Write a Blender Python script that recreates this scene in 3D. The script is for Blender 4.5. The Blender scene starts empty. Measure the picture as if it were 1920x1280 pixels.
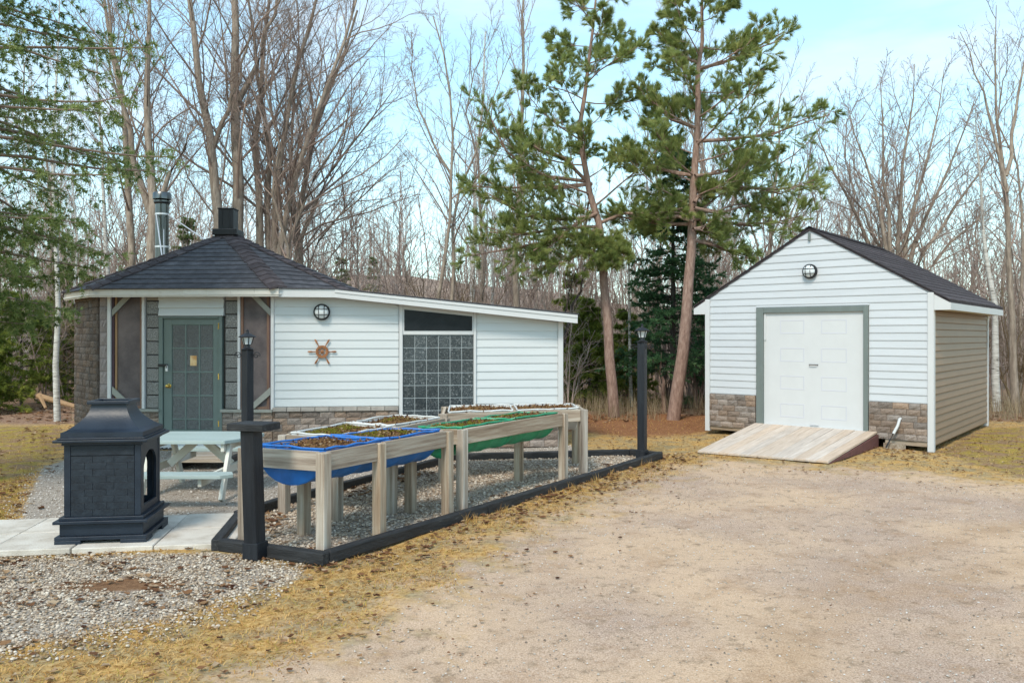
import bpy, math, random
import numpy as np
from mathutils import Matrix, Vector
random.seed(7); RNG = np.random.default_rng(7)
S = bpy.context.scene
COL = S.collection
R = math.radians

# ------------------------------------------------------------------ camera, sky, sun, exposure
FPX, CAMH, HOR = 1600.0, 1.70, 630.0           # focal length in photo pixels, eye height, horizon row
cam = bpy.data.cameras.new('camera'); camo = bpy.data.objects.new('camera', cam); COL.objects.link(camo)
camo.location = (0, 0, CAMH); camo.rotation_euler = (R(90), 0, 0)
cam.sensor_width = 36; cam.lens = 30.0; cam.shift_y = -10/1920; cam.clip_start = .05; cam.clip_end = 2000
S.camera = camo

SUN_EL, SUN_AZ = 48, 200                        # azimuth clockwise from +Y (north)
wd = bpy.data.worlds.new('World'); S.world = wd; wd.use_nodes = True
nt = wd.node_tree; nt.nodes.clear()
def wn(t): return nt.nodes.new(t)
out = wn('ShaderNodeOutputWorld'); bg = wn('ShaderNodeBackground'); bg.inputs[1].default_value = .13
sky = wn('ShaderNodeTexSky'); sky.sky_type = 'NISHITA'; sky.sun_disc = False
sky.sun_elevation = R(SUN_EL); sky.sun_rotation = R(SUN_AZ); sky.air_density = 1.0; sky.dust_density = .6; sky.ozone_density = 1.6
tc = wn('ShaderNodeTexCoord'); sep = wn('ShaderNodeSeparateXYZ'); nt.links.new(tc.outputs['Generated'], sep.inputs[0])
mp = wn('ShaderNodeMapping'); mp.inputs['Scale'].default_value = (1.1, 1.1, 4.2); mp.inputs['Location'].default_value = (.35, .2, .13)
nt.links.new(tc.outputs['Generated'], mp.inputs[0])
nz = wn('ShaderNodeTexNoise'); nz.inputs['Scale'].default_value = 2.6; nz.inputs['Detail'].default_value = 7; nz.inputs['Roughness'].default_value = .55
nt.links.new(mp.outputs[0], nz.inputs['Vector'])
rp = wn('ShaderNodeValToRGB'); rp.color_ramp.elements[0].position = .46; rp.color_ramp.elements[1].position = .74
nt.links.new(nz.outputs[0], rp.inputs[0])
hz = wn('ShaderNodeMapRange'); hz.inputs[1].default_value = .0; hz.inputs[2].default_value = .26; hz.inputs[3].default_value = .8; hz.inputs[4].default_value = .0
nt.links.new(sep.outputs[2], hz.inputs[0])
mx = wn('ShaderNodeMath'); mx.operation = 'MAXIMUM'; nt.links.new(rp.outputs[0], mx.inputs[0]); nt.links.new(hz.outputs[0], mx.inputs[1])
mul = wn('ShaderNodeMath'); mul.operation = 'MULTIPLY'; mul.operation = 'MULTIPLY_ADD'; mul.inputs[1].default_value = .62; mul.inputs[2].default_value = .22; nt.links.new(mx.outputs[0], mul.inputs[0])
mixc = wn('ShaderNodeMix'); mixc.data_type = 'RGBA'; mixc.inputs[7].default_value = (3.5, 3.8, 4.2, 1)
tint = wn('ShaderNodeMix'); tint.data_type = 'RGBA'; tint.blend_type = 'MULTIPLY'; tint.inputs[0].default_value = 1; tint.inputs[7].default_value = (1.0, 1.30, 1.12, 1)
nt.links.new(sky.outputs[0], tint.inputs[6])
nt.links.new(mul.outputs[0], mixc.inputs[0]); nt.links.new(tint.outputs[2], mixc.inputs[6])
nt.links.new(mixc.outputs[2], bg.inputs[0]); nt.links.new(bg.outputs[0], out.inputs[0])

sl = bpy.data.lights.new('sun', 'SUN'); sl.energy = 1.4; sl.angle = R(14); sl.color = (1, .90, .78)
so = bpy.data.objects.new('sun', sl); COL.objects.link(so)
sd = Vector((math.sin(R(SUN_AZ))*math.cos(R(SUN_EL)), math.cos(R(SUN_AZ))*math.cos(R(SUN_EL)), math.sin(R(SUN_EL))))
so.rotation_euler = (-sd).to_track_quat('-Z', 'Y').to_euler(); so.location = sd*50
vs = S.view_settings; vs.view_transform = 'Standard'; vs.look = 'None'; vs.gamma = 1; vs.exposure = 1.14
vs.use_curve_mapping = False
S.render.engine = 'CYCLES'

# ------------------------------------------------------------------ helpers: places
def G(x, y, h=0.0):                              # photo pixel -> point at height h
    Y = (CAMH-h)*FPX/(y-HOR); return Vector(((x-960)/FPX*Y, Y, h))
def V(x, y, Y):                                  # photo pixel -> point at depth Y
    return Vector(((x-960)/FPX*Y, Y, CAMH-(y-HOR)/FPX*Y))

# ------------------------------------------------------------------ helpers: materials
MATS = {}
def mat(name, stops, scale=4, detail=6, rough=.7, bump=.15, bscale=40, stretch=(1, 1, 1), vary=0., metal=0., spec=.35, attr=None, hue=0., rnoise=0., coat=0., trans=0.):
    m = bpy.data.materials.new(name); m.use_nodes = True; t = m.node_tree; L = t.links.new
    b = t.nodes['Principled BSDF']; N = lambda k: t.nodes.new(k)
    b.inputs['Roughness'].default_value = rough; b.inputs['Metallic'].default_value = metal
    b.inputs['Specular IOR Level'].default_value = spec
    if coat: b.inputs['Coat Weight'].default_value = coat
    c = N('ShaderNodeTexCoord'); mpn = N('ShaderNodeMapping'); mpn.inputs['Scale'].default_value = stretch
    oi = N('ShaderNodeObjectInfo'); ms = N('ShaderNodeMath'); ms.operation = 'MULTIPLY'; ms.inputs[1].default_value = 37.3
    L(oi.outputs['Random'], ms.inputs[0])
    L(c.outputs['Object'], mpn.inputs[0]); L(ms.outputs[0], mpn.inputs['Location'])
    n = N('ShaderNodeTexNoise'); n.inputs['Scale'].default_value = scale; n.inputs['Detail'].default_value = detail; n.inputs['Roughness'].default_value = .62
    L(mpn.outputs[0], n.inputs['Vector'])
    r = N('ShaderNodeValToRGB'); cr = r.color_ramp
    while len(cr.elements) < len(stops): cr.elements.new(.5)
    for e, (p, col) in zip(cr.elements, stops): e.position = p; e.color = (*col, 1)
    if attr:
        a = N('ShaderNodeAttribute'); a.attribute_name = attr
        mm = N('ShaderNodeMath'); mm.operation = 'MULTIPLY_ADD'; mm.inputs[1].default_value = .35; L(n.outputs[0], mm.inputs[0])
        aa = N('ShaderNodeMath'); aa.operation = 'SUBTRACT'; aa.inputs[1].default_value = .175; L(a.outputs['Fac'], aa.inputs[0]); L(aa.outputs[0], mm.inputs[2])
        L(mm.outputs[0], r.inputs[0])
    else: L(n.outputs[0], r.inputs[0])
    colout = r.outputs[0]
    if vary or hue:
        h = N('ShaderNodeHueSaturation'); L(colout, h.inputs['Color'])
        v = N('ShaderNodeMapRange'); v.inputs[3].default_value = 1-vary; v.inputs[4].default_value = 1+vary; L(oi.outputs['Random'], v.inputs[0]); L(v.outputs[0], h.inputs['Value'])
        if hue:
            m7 = N('ShaderNodeMath'); m7.operation = 'MULTIPLY'; m7.inputs[1].default_value = 7.13; L(oi.outputs['Random'], m7.inputs[0])
            fr = N('ShaderNodeMath'); fr.operation = 'FRACT'; L(m7.outputs[0], fr.inputs[0])
            s = N('ShaderNodeMapRange'); s.inputs[3].default_value = 1-hue; s.inputs[4].default_value = 1+hue; L(fr.outputs[0], s.inputs[0]); L(s.outputs[0], h.inputs['Saturation'])
        colout = h.outputs[0]
    L(colout, b.inputs['Base Color'])
    if bump:
        n2 = N('ShaderNodeTexNoise'); n2.inputs['Scale'].default_value = bscale; n2.inputs['Detail'].default_value = 4; L(mpn.outputs[0], n2.inputs['Vector'])
        bp = N('ShaderNodeBump'); bp.inputs['Strength'].default_value = bump; bp.inputs['Distance'].default_value = .01; L(n2.outputs[0], bp.inputs['Height']); L(bp.outputs[0], b.inputs['Normal'])
    if rnoise:
        q = N('ShaderNodeMapRange'); q.inputs[3].default_value = rough-rnoise; q.inputs[4].default_value = rough+rnoise; L(n.outputs[0], q.inputs[0]); L(q.outputs[0], b.inputs['Roughness'])
    if trans:
        tl = N('ShaderNodeBsdfTranslucent'); L(colout, tl.inputs['Color']); mxs = N('ShaderNodeMixShader'); mxs.inputs[0].default_value = trans
        L(b.outputs[0], mxs.inputs[1]); L(tl.outputs[0], mxs.inputs[2]); L(mxs.outputs[0], t.nodes['Material Output'].inputs['Surface'])
    MATS[name] = m; return m
def flat(c, d=.12): return [(.3, tuple(x*(1-d) for x in c)), (.7, tuple(min(1, x*(1+d)) for x in c))]

M_SIDE = mat('white_vinyl', flat((.55, .57, .575), .035), 1.5, rough=.45, bump=.06, bscale=60, stretch=(1, 1, 12), vary=.02)
M_SIDE2 = mat('shed_vinyl', flat((.515, .53, .55), .04), 1.5, rough=.45, bump=.06, bscale=60, stretch=(1, 1, 12), vary=.02)
M_BEIGE = mat('beige_vinyl', flat((.235, .145, .082), .07), 2, rough=.5, bump=.06, bscale=60, vary=.05)
M_TRIM = mat('white_trim', flat((.56, .56, .56), .03), 3, rough=.5, bump=.04)
M_CREAM = mat('cream_fascia', [(.25, (.52, .485, .43)), (.75, (.63, .61, .57))], 1.2, rough=.5, bump=.05, vary=.03)
M_TAN = mat('tan_fascia', flat((.40, .34, .265), .08), 2, rough=.55, bump=.05)
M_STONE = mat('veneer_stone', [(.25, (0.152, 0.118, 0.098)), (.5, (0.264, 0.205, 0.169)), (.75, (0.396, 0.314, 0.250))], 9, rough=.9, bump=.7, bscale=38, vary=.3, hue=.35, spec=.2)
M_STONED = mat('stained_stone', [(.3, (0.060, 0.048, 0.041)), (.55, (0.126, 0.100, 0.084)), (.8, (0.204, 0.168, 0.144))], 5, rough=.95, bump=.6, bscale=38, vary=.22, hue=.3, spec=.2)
M_STONEL = mat('pale_stone', [(.3, (.22, .19, .185)), (.7, (.31, .27, .265))], 6, rough=.9, bump=.4, vary=.1, spec=.2)
M_CAP = mat('cap_stone', [(.3, (.25, .225, .205)), (.7, (.37, .335, .30))], 6, rough=.9, bump=.4, vary=.15, spec=.2)
M_SHING = mat('asphalt_shingle', [(.3, (.05, .049, .056)), (.55, (.08, .079, .088)), (.8, (.125, .124, .135))], 7, rough=.95, bump=.6, bscale=160, vary=.12, spec=.2)
M_SHING2 = mat('worn_shingle', [(.3, (.045, .037, .040)), (.55, (.072, .060, .064)), (.8, (.115, .10, .104))], 7, rough=.95, bump=.6, bscale=160, vary=.16, spec=.2)
M_GREEN = mat('door_green', flat((.13, .165, .152), .08), 5, rough=.5, bump=.08, vary=.03)
M_SHGREEN = mat('frame_green', flat((.15, .175, .165), .12), 4, rough=.55, bump=.15, stretch=(1, 1, .2))
M_PANE = mat('rippled_glass', [(.35, (.045, .05, .053)), (.65, (.12, .125, .13))], 55, detail=3, rough=.22, bump=.55, bscale=95, spec=.6, vary=.15)
M_BLOCK = mat('glass_block', [(.42, (.020, .027, .032)), (.57, (.062, .07, .074)), (.66, (.11, .12, .125)), (.73, (.34, .36, .37))], 50, detail=2, rough=.25, bump=.25, bscale=60, spec=.5, vary=.35)  # bright specks in the ramp paint the sparkle of the glass into its colour
M_BLOCK2 = mat('grey_glass_block', [(.35, (0.072, 0.070, 0.070)), (.55, (0.167, 0.162, 0.157)), (.72, (0.435, 0.428, 0.413))], 90, detail=2, rough=.3, bump=.4, bscale=120, spec=.6, vary=.12)  # pale top stop is glass sparkle put into the colour, not reflected
M_MORTAR = mat('mortar', flat((.42, .45, .46), .1), 20, rough=.8)
M_MORTARD = mat('dark_mortar', flat((.06, .052, .046), .2), 20, rough=.9)
M_TRANSOM = mat('dark_window', [(.3, (.010, .013, .016)), (.75, (.022, .026, .030))], 5, rough=.3, bump=.03, spec=.15)
M_SCREEN = mat('insect_screen', [(.3, (0.074, 0.061, 0.063)), (.75, (0.203, 0.165, 0.159))], 2.2, rough=.75, bump=.3, bscale=220, spec=.2)
M_PURPLE = mat('plum_frame', flat((.06, .032, .045), .15), 6, rough=.6)
M_BROWN = mat('brown_wood', [(.3, (.15, .085, .06)), (.7, (.24, .14, .10))], 6, rough=.7, stretch=(4, 4, .5))
M_PINEW = mat('raw_wood', [(.3, (.27, .165, .085)), (.7, (.36, .22, .12))], 6, rough=.7, stretch=(4, 4, .5))
M_BRACE = mat('grey_brace', flat((.265, .265, .235), .1), 5, rough=.7, bump=.15, vary=.05)
M_WOOD = mat('weathered_wood', [(.3, (.17, .122, .084)), (.46, (.32, .25, .19)), (.56, (.395, .33, .26)), (.7, (.52, .46, .39))], 3.2, rough=.85, bump=.35, bscale=30, stretch=(.35, 7, 7), vary=.13, hue=.25, spec=.2)
M_BLACKT = mat('black_timber', [(.35, (.012, .0125, .014)), (.62, (.03, .03, .032)), (.8, (.13, .125, .12))], 9, rough=.62, bump=.5, bscale=40, stretch=(.5, 3, 3), vary=.15)
M_BLACKP = mat('black_post_paint', [(.35, (0.0096, 0.0109, 0.0148)), (.7, (0.0208, 0.0234, 0.0296))], 5, rough=.5, bump=.3, bscale=30, stretch=(.4, 3, 3))
M_RAMP = mat('worn_ramp_board', [(.2, (.30, .285, .26)), (.38, (.50, .40, .32)), (.6, (.60, .49, .40)), (.8, (.68, .62, .57))], 5, rough=.85, bump=.3, stretch=(.5, 5, 5), vary=.09, hue=.3, spec=.2)
M_RED = mat('red_stain', flat((.13, .055, .05), .25), 5, rough=.8, stretch=(.4, 4, 4))
M_IRON = mat('fireplace_steel', [(.3, (0.0094, 0.0145, 0.0242)), (.7, (0.0198, 0.0296, 0.0459))], 4, rough=.42, bump=.15, bscale=60, rnoise=.1)
M_IRONB = mat('fireplace_brick', [(.3, (0.0077, 0.0110, 0.0174)), (.62, (0.0171, 0.0244, 0.0347)), (.85, (0.0424, 0.0528, 0.0651))], 14, rough=.55, bump=.3, bscale=50, vary=.08)
M_BLUE = mat('blue_plastic', flat((.016, .14, .47), .22), 7, rough=.45, bump=.06, spec=.5)
M_GRNP = mat('green_plastic', flat((.015, .26, .125), .22), 7, rough=.45, bump=.06, spec=.5)
M_WHTP = mat('white_plastic', [(.3, (.56, .55, .53)), (.7, (.72, .72, .70))], 4, rough=.45, bump=.08)
M_SOIL = mat('planter_soil', [(.3, (.045, .026, .013)), (.5, (.16, .088, .035)), (.7, (.30, .185, .075))], 26, rough=1, bump=1, bscale=80, spec=.05)
M_MOSS = mat('moss', [(.3, (.11, .10, .018)), (.7, (.28, .25, .04))], 30, rough=1, bump=1, bscale=60, spec=.05, attr='tone')
M_PTOP = mat('table_green', [(.3, (.30, .37, .355)), (.7, (.40, .47, .45))], 3, rough=.55, bump=.15, stretch=(.5, 5, 5), vary=.04)
M_PWHT = mat('table_cream', [(.3, (.55, .52, .44)), (.7, (.68, .665, .60))], 4, rough=.6, bump=.15, stretch=(.5, 4, 4), vary=.03)
M_SLAB = mat('concrete_slab', [(.3, (.42, .37, .31)), (.5, (.56, .51, .445)), (.75, (.64, .60, .54))], 5, rough=.9, bump=.35, bscale=70, vary=.06, spec=.2)
M_STEEL = mat('stainless_pipe', [(.3, (.07, .07, .068)), (.7, (.17, .17, .165))], 3, rough=.25, metal=1, bump=.04, stretch=(1, 1, .3))
M_ZINC = mat('zinc_rod', flat((.62, .62, .63), .05), 4, rough=.4, metal=.6)
M_BLKM = mat('black_metal', flat((.014, .015, .018), .2), 6, rough=.45)
M_LAMPG = mat('frosted_glass', flat((.62, .65, .66), .06), 5, rough=.2, bump=.2, spec=.6)
M_BRASS = mat('brass', flat((.62, .42, .12), .1), 8, rough=.25, metal=.9)
M_WHEEL = mat('varnished_wood', [(.3, (.20, .075, .028)), (.7, (.36, .15, .06))], 9, rough=.35, vary=.1)
M_GDOOR = mat('garage_door_paint', flat((.52, .52, .555), .025), 2, rough=.4, bump=.03)
M_PAPER = mat('notice', [(.42, (.55, .28, .10)), (.58, (.78, .55, .30))], 6, rough=.8, bump=0)
M_BARKG = mat('grey_bark', [(.25, (0.138, 0.106, 0.083)), (.5, (0.275, 0.219, 0.175)), (.75, (0.425, 0.356, 0.294))], 7, rough=.95, bump=.8, bscale=20, stretch=(3, 3, .6), vary=.12, spec=.1)
M_TWIG = mat('twigs', flat((.29, .215, .18), .2), 2, rough=.9, bump=0, vary=.15, spec=.1)
M_TWIG2 = mat('pale_twigs', flat((.40, .32, .275), .2), 2, rough=.9, bump=0, vary=.15, spec=.1)
M_BARKD = mat('dark_bark', [(.25, (0.038, 0.030, 0.027)), (.75, (0.112, 0.090, 0.078))], 8, rough=.95, bump=.7, bscale=25, stretch=(3, 3, .6), spec=.1)
M_BARKP = mat('pine_bark', [(.25, (0.148, 0.092, 0.072)), (.5, (0.285, 0.186, 0.147)), (.75, (0.412, 0.299, 0.246))], 8, rough=.95, bump=1, bscale=18, stretch=(3, 3, .8), spec=.1)
M_BIRCH = mat('birch_bark', [(.33, (0.027, 0.023, 0.022)), (.40, (0.378, 0.351, 0.315)), (.62, (0.594, 0.576, 0.540))], 5, rough=.75, bump=.3, stretch=(1.2, 1.2, 7), spec=.2)
M_NPINE = mat('pine_needles', [(.1, (0.1403, 0.1909, 0.0551)), (.5, (0.3135, 0.3657, 0.1178)), (.9, (0.5441, 0.5566, 0.2195))], 1.4, rough=.6, bump=0, attr='tone', spec=.3, trans=.55)
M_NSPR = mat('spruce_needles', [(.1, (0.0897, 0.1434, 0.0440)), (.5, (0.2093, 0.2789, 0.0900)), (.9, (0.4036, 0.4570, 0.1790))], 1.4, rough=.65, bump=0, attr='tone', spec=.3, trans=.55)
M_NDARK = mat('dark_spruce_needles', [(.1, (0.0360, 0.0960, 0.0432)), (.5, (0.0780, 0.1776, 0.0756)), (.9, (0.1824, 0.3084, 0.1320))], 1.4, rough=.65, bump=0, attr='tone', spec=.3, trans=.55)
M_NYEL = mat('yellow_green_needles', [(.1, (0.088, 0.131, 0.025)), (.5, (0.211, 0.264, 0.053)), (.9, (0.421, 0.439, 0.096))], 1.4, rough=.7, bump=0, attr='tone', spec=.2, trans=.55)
M_LEAF = mat('fallen_leaf', [(.05, (.075, .032, .018)), (.4, (.20, .095, .045)), (.7, (.33, .20, .105)), (.95, (.48, .36, .24))], 3, rough=.85, bump=0, attr='tone', spec=.15, trans=.25)
M_STRAW = mat('dry_grass', [(.05, (0.2520, 0.1256, 0.0382)), (.4, (0.5040, 0.2790, 0.0850)), (.75, (0.6930, 0.4464, 0.1870)), (.97, (0.3780, 0.3162, 0.0595))], 2, rough=.9, bump=0, attr='tone', spec=.1, trans=.25)
M_REED = mat('dry_stems', [(.05, (.20, .145, .085)), (.5, (.35, .27, .165)), (.9, (.46, .38, .26))], 2, rough=.9, bump=0, attr='tone', spec=.1, trans=.25)
M_PEB = mat('pebble', [(.02, (0.135, 0.087, 0.051)), (.2, (0.270, 0.194, 0.131)), (.5, (0.397, 0.310, 0.227)), (.8, (0.505, 0.422, 0.332)), (.97, (0.613, 0.538, 0.446))], 30, rough=.75, bump=.1, attr='tone', spec=.3)
M_PEB2 = mat('pea_gravel', [(.02, (.15, .115, .085)), (.25, (.30, .245, .195)), (.6, (.44, .385, .325)), (.95, (.61, .57, .52))], 30, rough=.8, bump=.1, attr='tone', spec=.25)
M_FARW = mat('far_wood', [(.1, (0.1943, 0.1428, 0.1197)), (.5, (0.3181, 0.2398, 0.2029)), (.9, (0.4610, 0.3673, 0.3226))], .3, rough=1, bump=0, attr='tone', spec=.05)

# ------------------------------------------------------------------ helpers: meshes and objects
WM = {}
def link(o, name, parent=None, mw=None):
    mw = mw or Matrix.Identity(4); COL.objects.link(o)
    if parent is not None:
        o.parent = parent; o.matrix_parent_inverse = WM[parent].inverted()
    o.matrix_basis = mw; WM[o] = mw; return o
def tag(o, label, cat, group=None):
    o['label'] = label; o['category'] = cat
    if group: o['group'] = group
    return o
def thing(name, loc, label, cat, group=None):
    o = bpy.data.objects.new(name, None); o.empty_display_size = .2
    link(o, name, None, Matrix.Translation(loc)); return tag(o, label, cat, group)
def fastmesh(name, v, f, m=None, smooth=False, tone=None):
    v = np.asarray(v, np.float32).reshape(-1, 3); me = bpy.data.meshes.new(name)
    if isinstance(f, np.ndarray):
        k = f.shape[1]; nf = len(f)
        me.vertices.add(len(v)); me.vertices.foreach_set('co', v.ravel())
        me.loops.add(nf*k); me.loops.foreach_set('vertex_index', f.astype(np.int32).ravel())
        me.polygons.add(nf); me.polygons.foreach_set('loop_start', np.arange(0, nf*k, k, dtype=np.int32))
        try: me.polygons.foreach_set('loop_total', np.full(nf, k, np.int32))
        except Exception: pass
        me.update(calc_edges=True)
    else:
        me.from_pydata([tuple(map(float, p)) for p in v], [], f); me.update()
    if smooth: me.polygons.foreach_set('use_smooth', np.ones(len(me.polygons), bool))
    if tone is not None:
        a = me.attributes.new('tone', 'FLOAT', 'POINT'); a.data.foreach_set('value', np.asarray(tone, np.float32))
    if m: me.materials.append(m)
    return me
def put(name, me, parent=None, mw=None): return link(bpy.data.objects.new(name, me), name, parent, mw)
class MB:
    def __init__(s): s.v = []; s.f = []
    def add(s, vs, fs):
        o = len(s.v); s.v += [Vector(p) for p in vs]; s.f += [tuple(i+o for i in q) for q in fs]; return s
    def box(s, c, sx, sy, sz, ax=None):
        X, Y, Z = ax or (Vector((1, 0, 0)), Vector((0, 1, 0)), Vector((0, 0, 1))); c = Vector(c)
        vs = [c+X*(a*sx/2)+Y*(b*sy/2)+Z*(d*sz/2) for d in (-1, 1) for b in (-1, 1) for a in (-1, 1)]
        return s.add(vs, [(0, 2, 3, 1), (4, 5, 7, 6), (0, 1, 5, 4), (2, 6, 7, 3), (0, 4, 6, 2), (1, 3, 7, 5)])
    def prism(s, poly, d):                       # planar polygon (3D points) pushed along d
        n = len(poly); d = Vector(d); a = [Vector(p) for p in poly]; b = [p+d for p in a]
        return s.add(a+b, [tuple(range(n-1, -1, -1)), tuple(range(n, 2*n))]+[(i, (i+1) % n, n+(i+1) % n, n+i) for i in range(n)])
    def tube(s, pts, rad, n=8, cap=True):
        pts = [Vector(p) for p in pts]; o = len(s.v); rad = rad if hasattr(rad, '__len__') else [rad]*len(pts)
        for i, p in enumerate(pts):
            t = (pts[min(i+1, len(pts)-1)]-pts[max(i-1, 0)]).normalized(); ref = Vector((0, 0, 1)) if abs(t.z) < .9 else Vector((1, 0, 0))
            u = t.cross(ref).normalized(); w = t.cross(u)
            for k in range(n): a = 2*math.pi*k/n; s.v.append(p+(u*math.cos(a)+w*math.sin(a))*rad[i])
        for i in range(len(pts)-1):
            for k in range(n): s.f.append((o+i*n+k, o+i*n+(k+1) % n, o+(i+1)*n+(k+1) % n, o+(i+1)*n+k))
        if cap: s.f.append(tuple(o+k for k in range(n-1, -1, -1))); e = o+(len(pts)-1)*n; s.f.append(tuple(e+k for k in range(n)))
        return s
    def lathe(s, prof, c, n=16, axis=None):      # prof: (radius, height)
        c = Vector(c); ax = Vector(axis or (0, 0, 1)).normalized(); ref = Vector((0, 0, 1)) if abs(ax.z) < .9 else Vector((1, 0, 0))
        u = ax.cross(ref).normalized(); w = ax.cross(u); o = len(s.v)
        for r, h in prof:
            for k in range(n): a = 2*math.pi*k/n; s.v.append(c+ax*h+(u*math.cos(a)+w*math.sin(a))*r)
        for i in range(len(prof)-1):
            for k in range(n): s.f.append((o+i*n+k, o+i*n+(k+1) % n, o+(i+1)*n+(k+1) % n, o+(i+1)*n+k))
        s.f.append(tuple(o+k for k in range(n-1, -1, -1))); e = o+(len(prof)-1)*n; s.f.append(tuple(e+k for k in range(n)))
        return s
    def build(s, name, m, parent=None, bevel=0, smooth=False):
        c = sum(s.v, Vector())/len(s.v); me = bpy.data.meshes.new(name)
        me.from_pydata([p-c for p in s.v], [], s.f); me.update(); me.materials.append(m)
        import bmesh
        bm = bmesh.new(); bm.from_mesh(me); bmesh.ops.recalc_face_normals(bm, faces=bm.faces); bm.to_mesh(me); bm.free()
        if smooth:
            for p in me.polygons: p.use_smooth = True
            try: me.set_sharp_from_angle(angle=R(40))
            except Exception: pass
        o = put(name, me, parent, Matrix.Translation(c))
        if bevel: b = o.modifiers.new('bevel', 'BEVEL'); b.width = bevel; b.segments = 2; b.limit_method = 'ANGLE'
        return o
def axes_mat(o, X, Y, Z): return Matrix(((X.x, Y.x, Z.x, o.x), (X.y, Y.y, Z.y, o.y), (X.z, Y.z, Z.z, o.z), (0, 0, 0, 1)))
def beam(name, p0, p1, w, h, m, parent=None, bevel=.004, up=(0, 0, 1), side=0):   # timber with its grain along local X; side shifts it sideways
    p0, p1 = Vector(p0), Vector(p1); X = (p1-p0); L = X.length; X.normalize()
    u = Vector(up)
    if abs(X.dot(u)) > .95: u = Vector((0, 1, 0)) if abs(X.z) > .9 else Vector((0, 0, 1))
    Y = u.cross(X).normalized(); Z = X.cross(Y); b = MB().box((0, 0, 0), L, w, h)
    me = bpy.data.meshes.new(name); me.from_pydata(b.v, [], b.f); me.update(); me.materials.append(m)
    o = put(name, me, parent, axes_mat((p0+p1)/2+Y*side, X, Y, Z))
    if bevel: q = o.modifiers.new('bevel', 'BEVEL'); q.width = bevel; q.segments = 2
    return o
class Wall:                                      # a vertical wall line seen from the front
    def __init__(s, p0, p1):
        s.o = Vector((p0[0], p0[1], 0)); d = Vector((p1[0], p1[1], 0))-s.o; s.L = d.length; s.u = d.normalized(); s.n = Vector((s.u.y, -s.u.x, 0)); s.z = Vector((0, 0, 1))
    def P(s, u, z, off=0): return s.o+s.u*u+s.n*off+s.z*z
    def px(s, x, y=630, off=0):
        o = s.o+s.n*off; k = (x-960)/FPX                 # o.x+u*ux = k*(o.y+u*uy)
        u = (k*o.y-o.x)/(s.u.x-k*s.u.y); Y = o.y+u*s.u.y
        return u, CAMH-(y-HOR)/FPX*Y
    def box(s, name, u0, u1, z0, z1, o0, o1, m, parent, bevel=0):
        c = s.P((u0+u1)/2, (z0+z1)/2, (o0+o1)/2); b = MB().box((0, 0, 0), u1-u0, abs(o1-o0), z1-z0)
        me = bpy.data.meshes.new(name); me.from_pydata(b.v, [], b.f); me.update(); me.materials.append(m)
        o = put(name, me, parent, axes_mat(c, s.u, -s.n, s.z))
        if bevel: q = o.modifiers.new('bevel', 'BEVEL'); q.width = bevel; q.segments = 2
        return o
    def poly(s, name, pts, o0, o1, m, parent):
        return MB().prism([s.P(u, z, o0) for u, z in pts], s.n*(o1-o0)).build(name, m, parent)
    def siding(s, name, ub0, ub1, ut0, ut1, z0, z1, m, parent, proud=.014):
        b = MB(); lip = .012
        # back, bottom lip, face sloping in towards the top
        q = [(ub0, z0, 0), (ub1, z0, 0), (ub1, z0, proud), (ub0, z0, proud), (ub0, z0+lip, proud+.002), (ub1, z0+lip, proud+.002), (ut1, z1, .004), (ut0, z1, .004), (ut0, z1, 0), (ut1, z1, 0)]
        b.add([s.P(u, z, o) for u, z, o in q], [(0, 3, 2, 1), (3, 4, 5, 2), (4, 7, 6, 5), (7, 8, 9, 6), (0, 8, 7, 4, 3), (1, 2, 5, 6, 9)])
        return b.build(name, m, parent)

# rock-faced stone blocks: a few shapes, shared
STONES = {}
def stone_mesh(m, k):
    if (m.name, k) in STONES: return STONES[(m.name, k)]
    rg = np.random.default_rng(100+k); nx, nz = 4, 3; v = []; f = []
    for j in range(nz+1):
        for i in range(nx+1):
            e = (i in (0, nx)) or (j in (0, nz)); x = -.5+i/nx+(0 if i in (0, nx) else rg.uniform(-.05, .05)); z = -.5+j/nz+(0 if j in (0, nz) else rg.uniform(-.06, .06))
            v.append((x, -.5+(.30 if e else rg.uniform(0, .22)), z))
    N = len(v); v += [(-.5, .5, -.5), (.5, .5, -.5), (.5, .5, .5), (-.5, .5, .5)]
    id = lambda i, j: j*(nx+1)+i
    for j in range(nz):
        for i in range(nx): f.append((id(i, j), id(i+1, j), id(i+1, j+1), id(i, j+1)))
    f += [tuple([N]+[N+1]+[id(i, 0) for i in range(nx, -1, -1)]), tuple([N+1, N+2]+[id(nx, j) for j in range(nz, -1, -1)]), tuple([N+2, N+3]+[id(i, nz) for i in range(0, nx+1)]), tuple([N+3, N]+[id(0, j) for j in range(0, nz+1)])]
    me = fastmesh('stone', v, f, m); STONES[(m.name, k)] = me; return me
def stonework(w, u0, u1, z0, z1, rowh, ln, m, parent, seed, off=.0, th=.05, gap=.005, name='stone', skip=None):
    rg = random.Random(seed); n = max(1, round((z1-z0)/rowh)); rh = (z1-z0)/n
    for j in range(n):
        u = u0-(rg.uniform(.25, .75)*ln if j % 2 else rg.uniform(0, .3)*ln)
        while u < u1-.01:
            L = ln*rg.uniform(.8, 1.2); a, b = max(u, u0), min(u+L, u1)
            if u1-b < .05: b = u1
            if b-a > .03:
                zc = z0+(j+.5)*rh
                if not (skip and skip((a+b)/2, zc)):
                    M = axes_mat(w.P((a+b)/2, zc, off+th/2+rg.uniform(-.004, .005)), w.u, -w.n, w.z)@Matrix.Diagonal((b-a-gap, th, rh-gap, 1))
                    put(name, stone_mesh(m, rg.randrange(7)), parent, M)
            u = b if b == u1 else u+L

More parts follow.
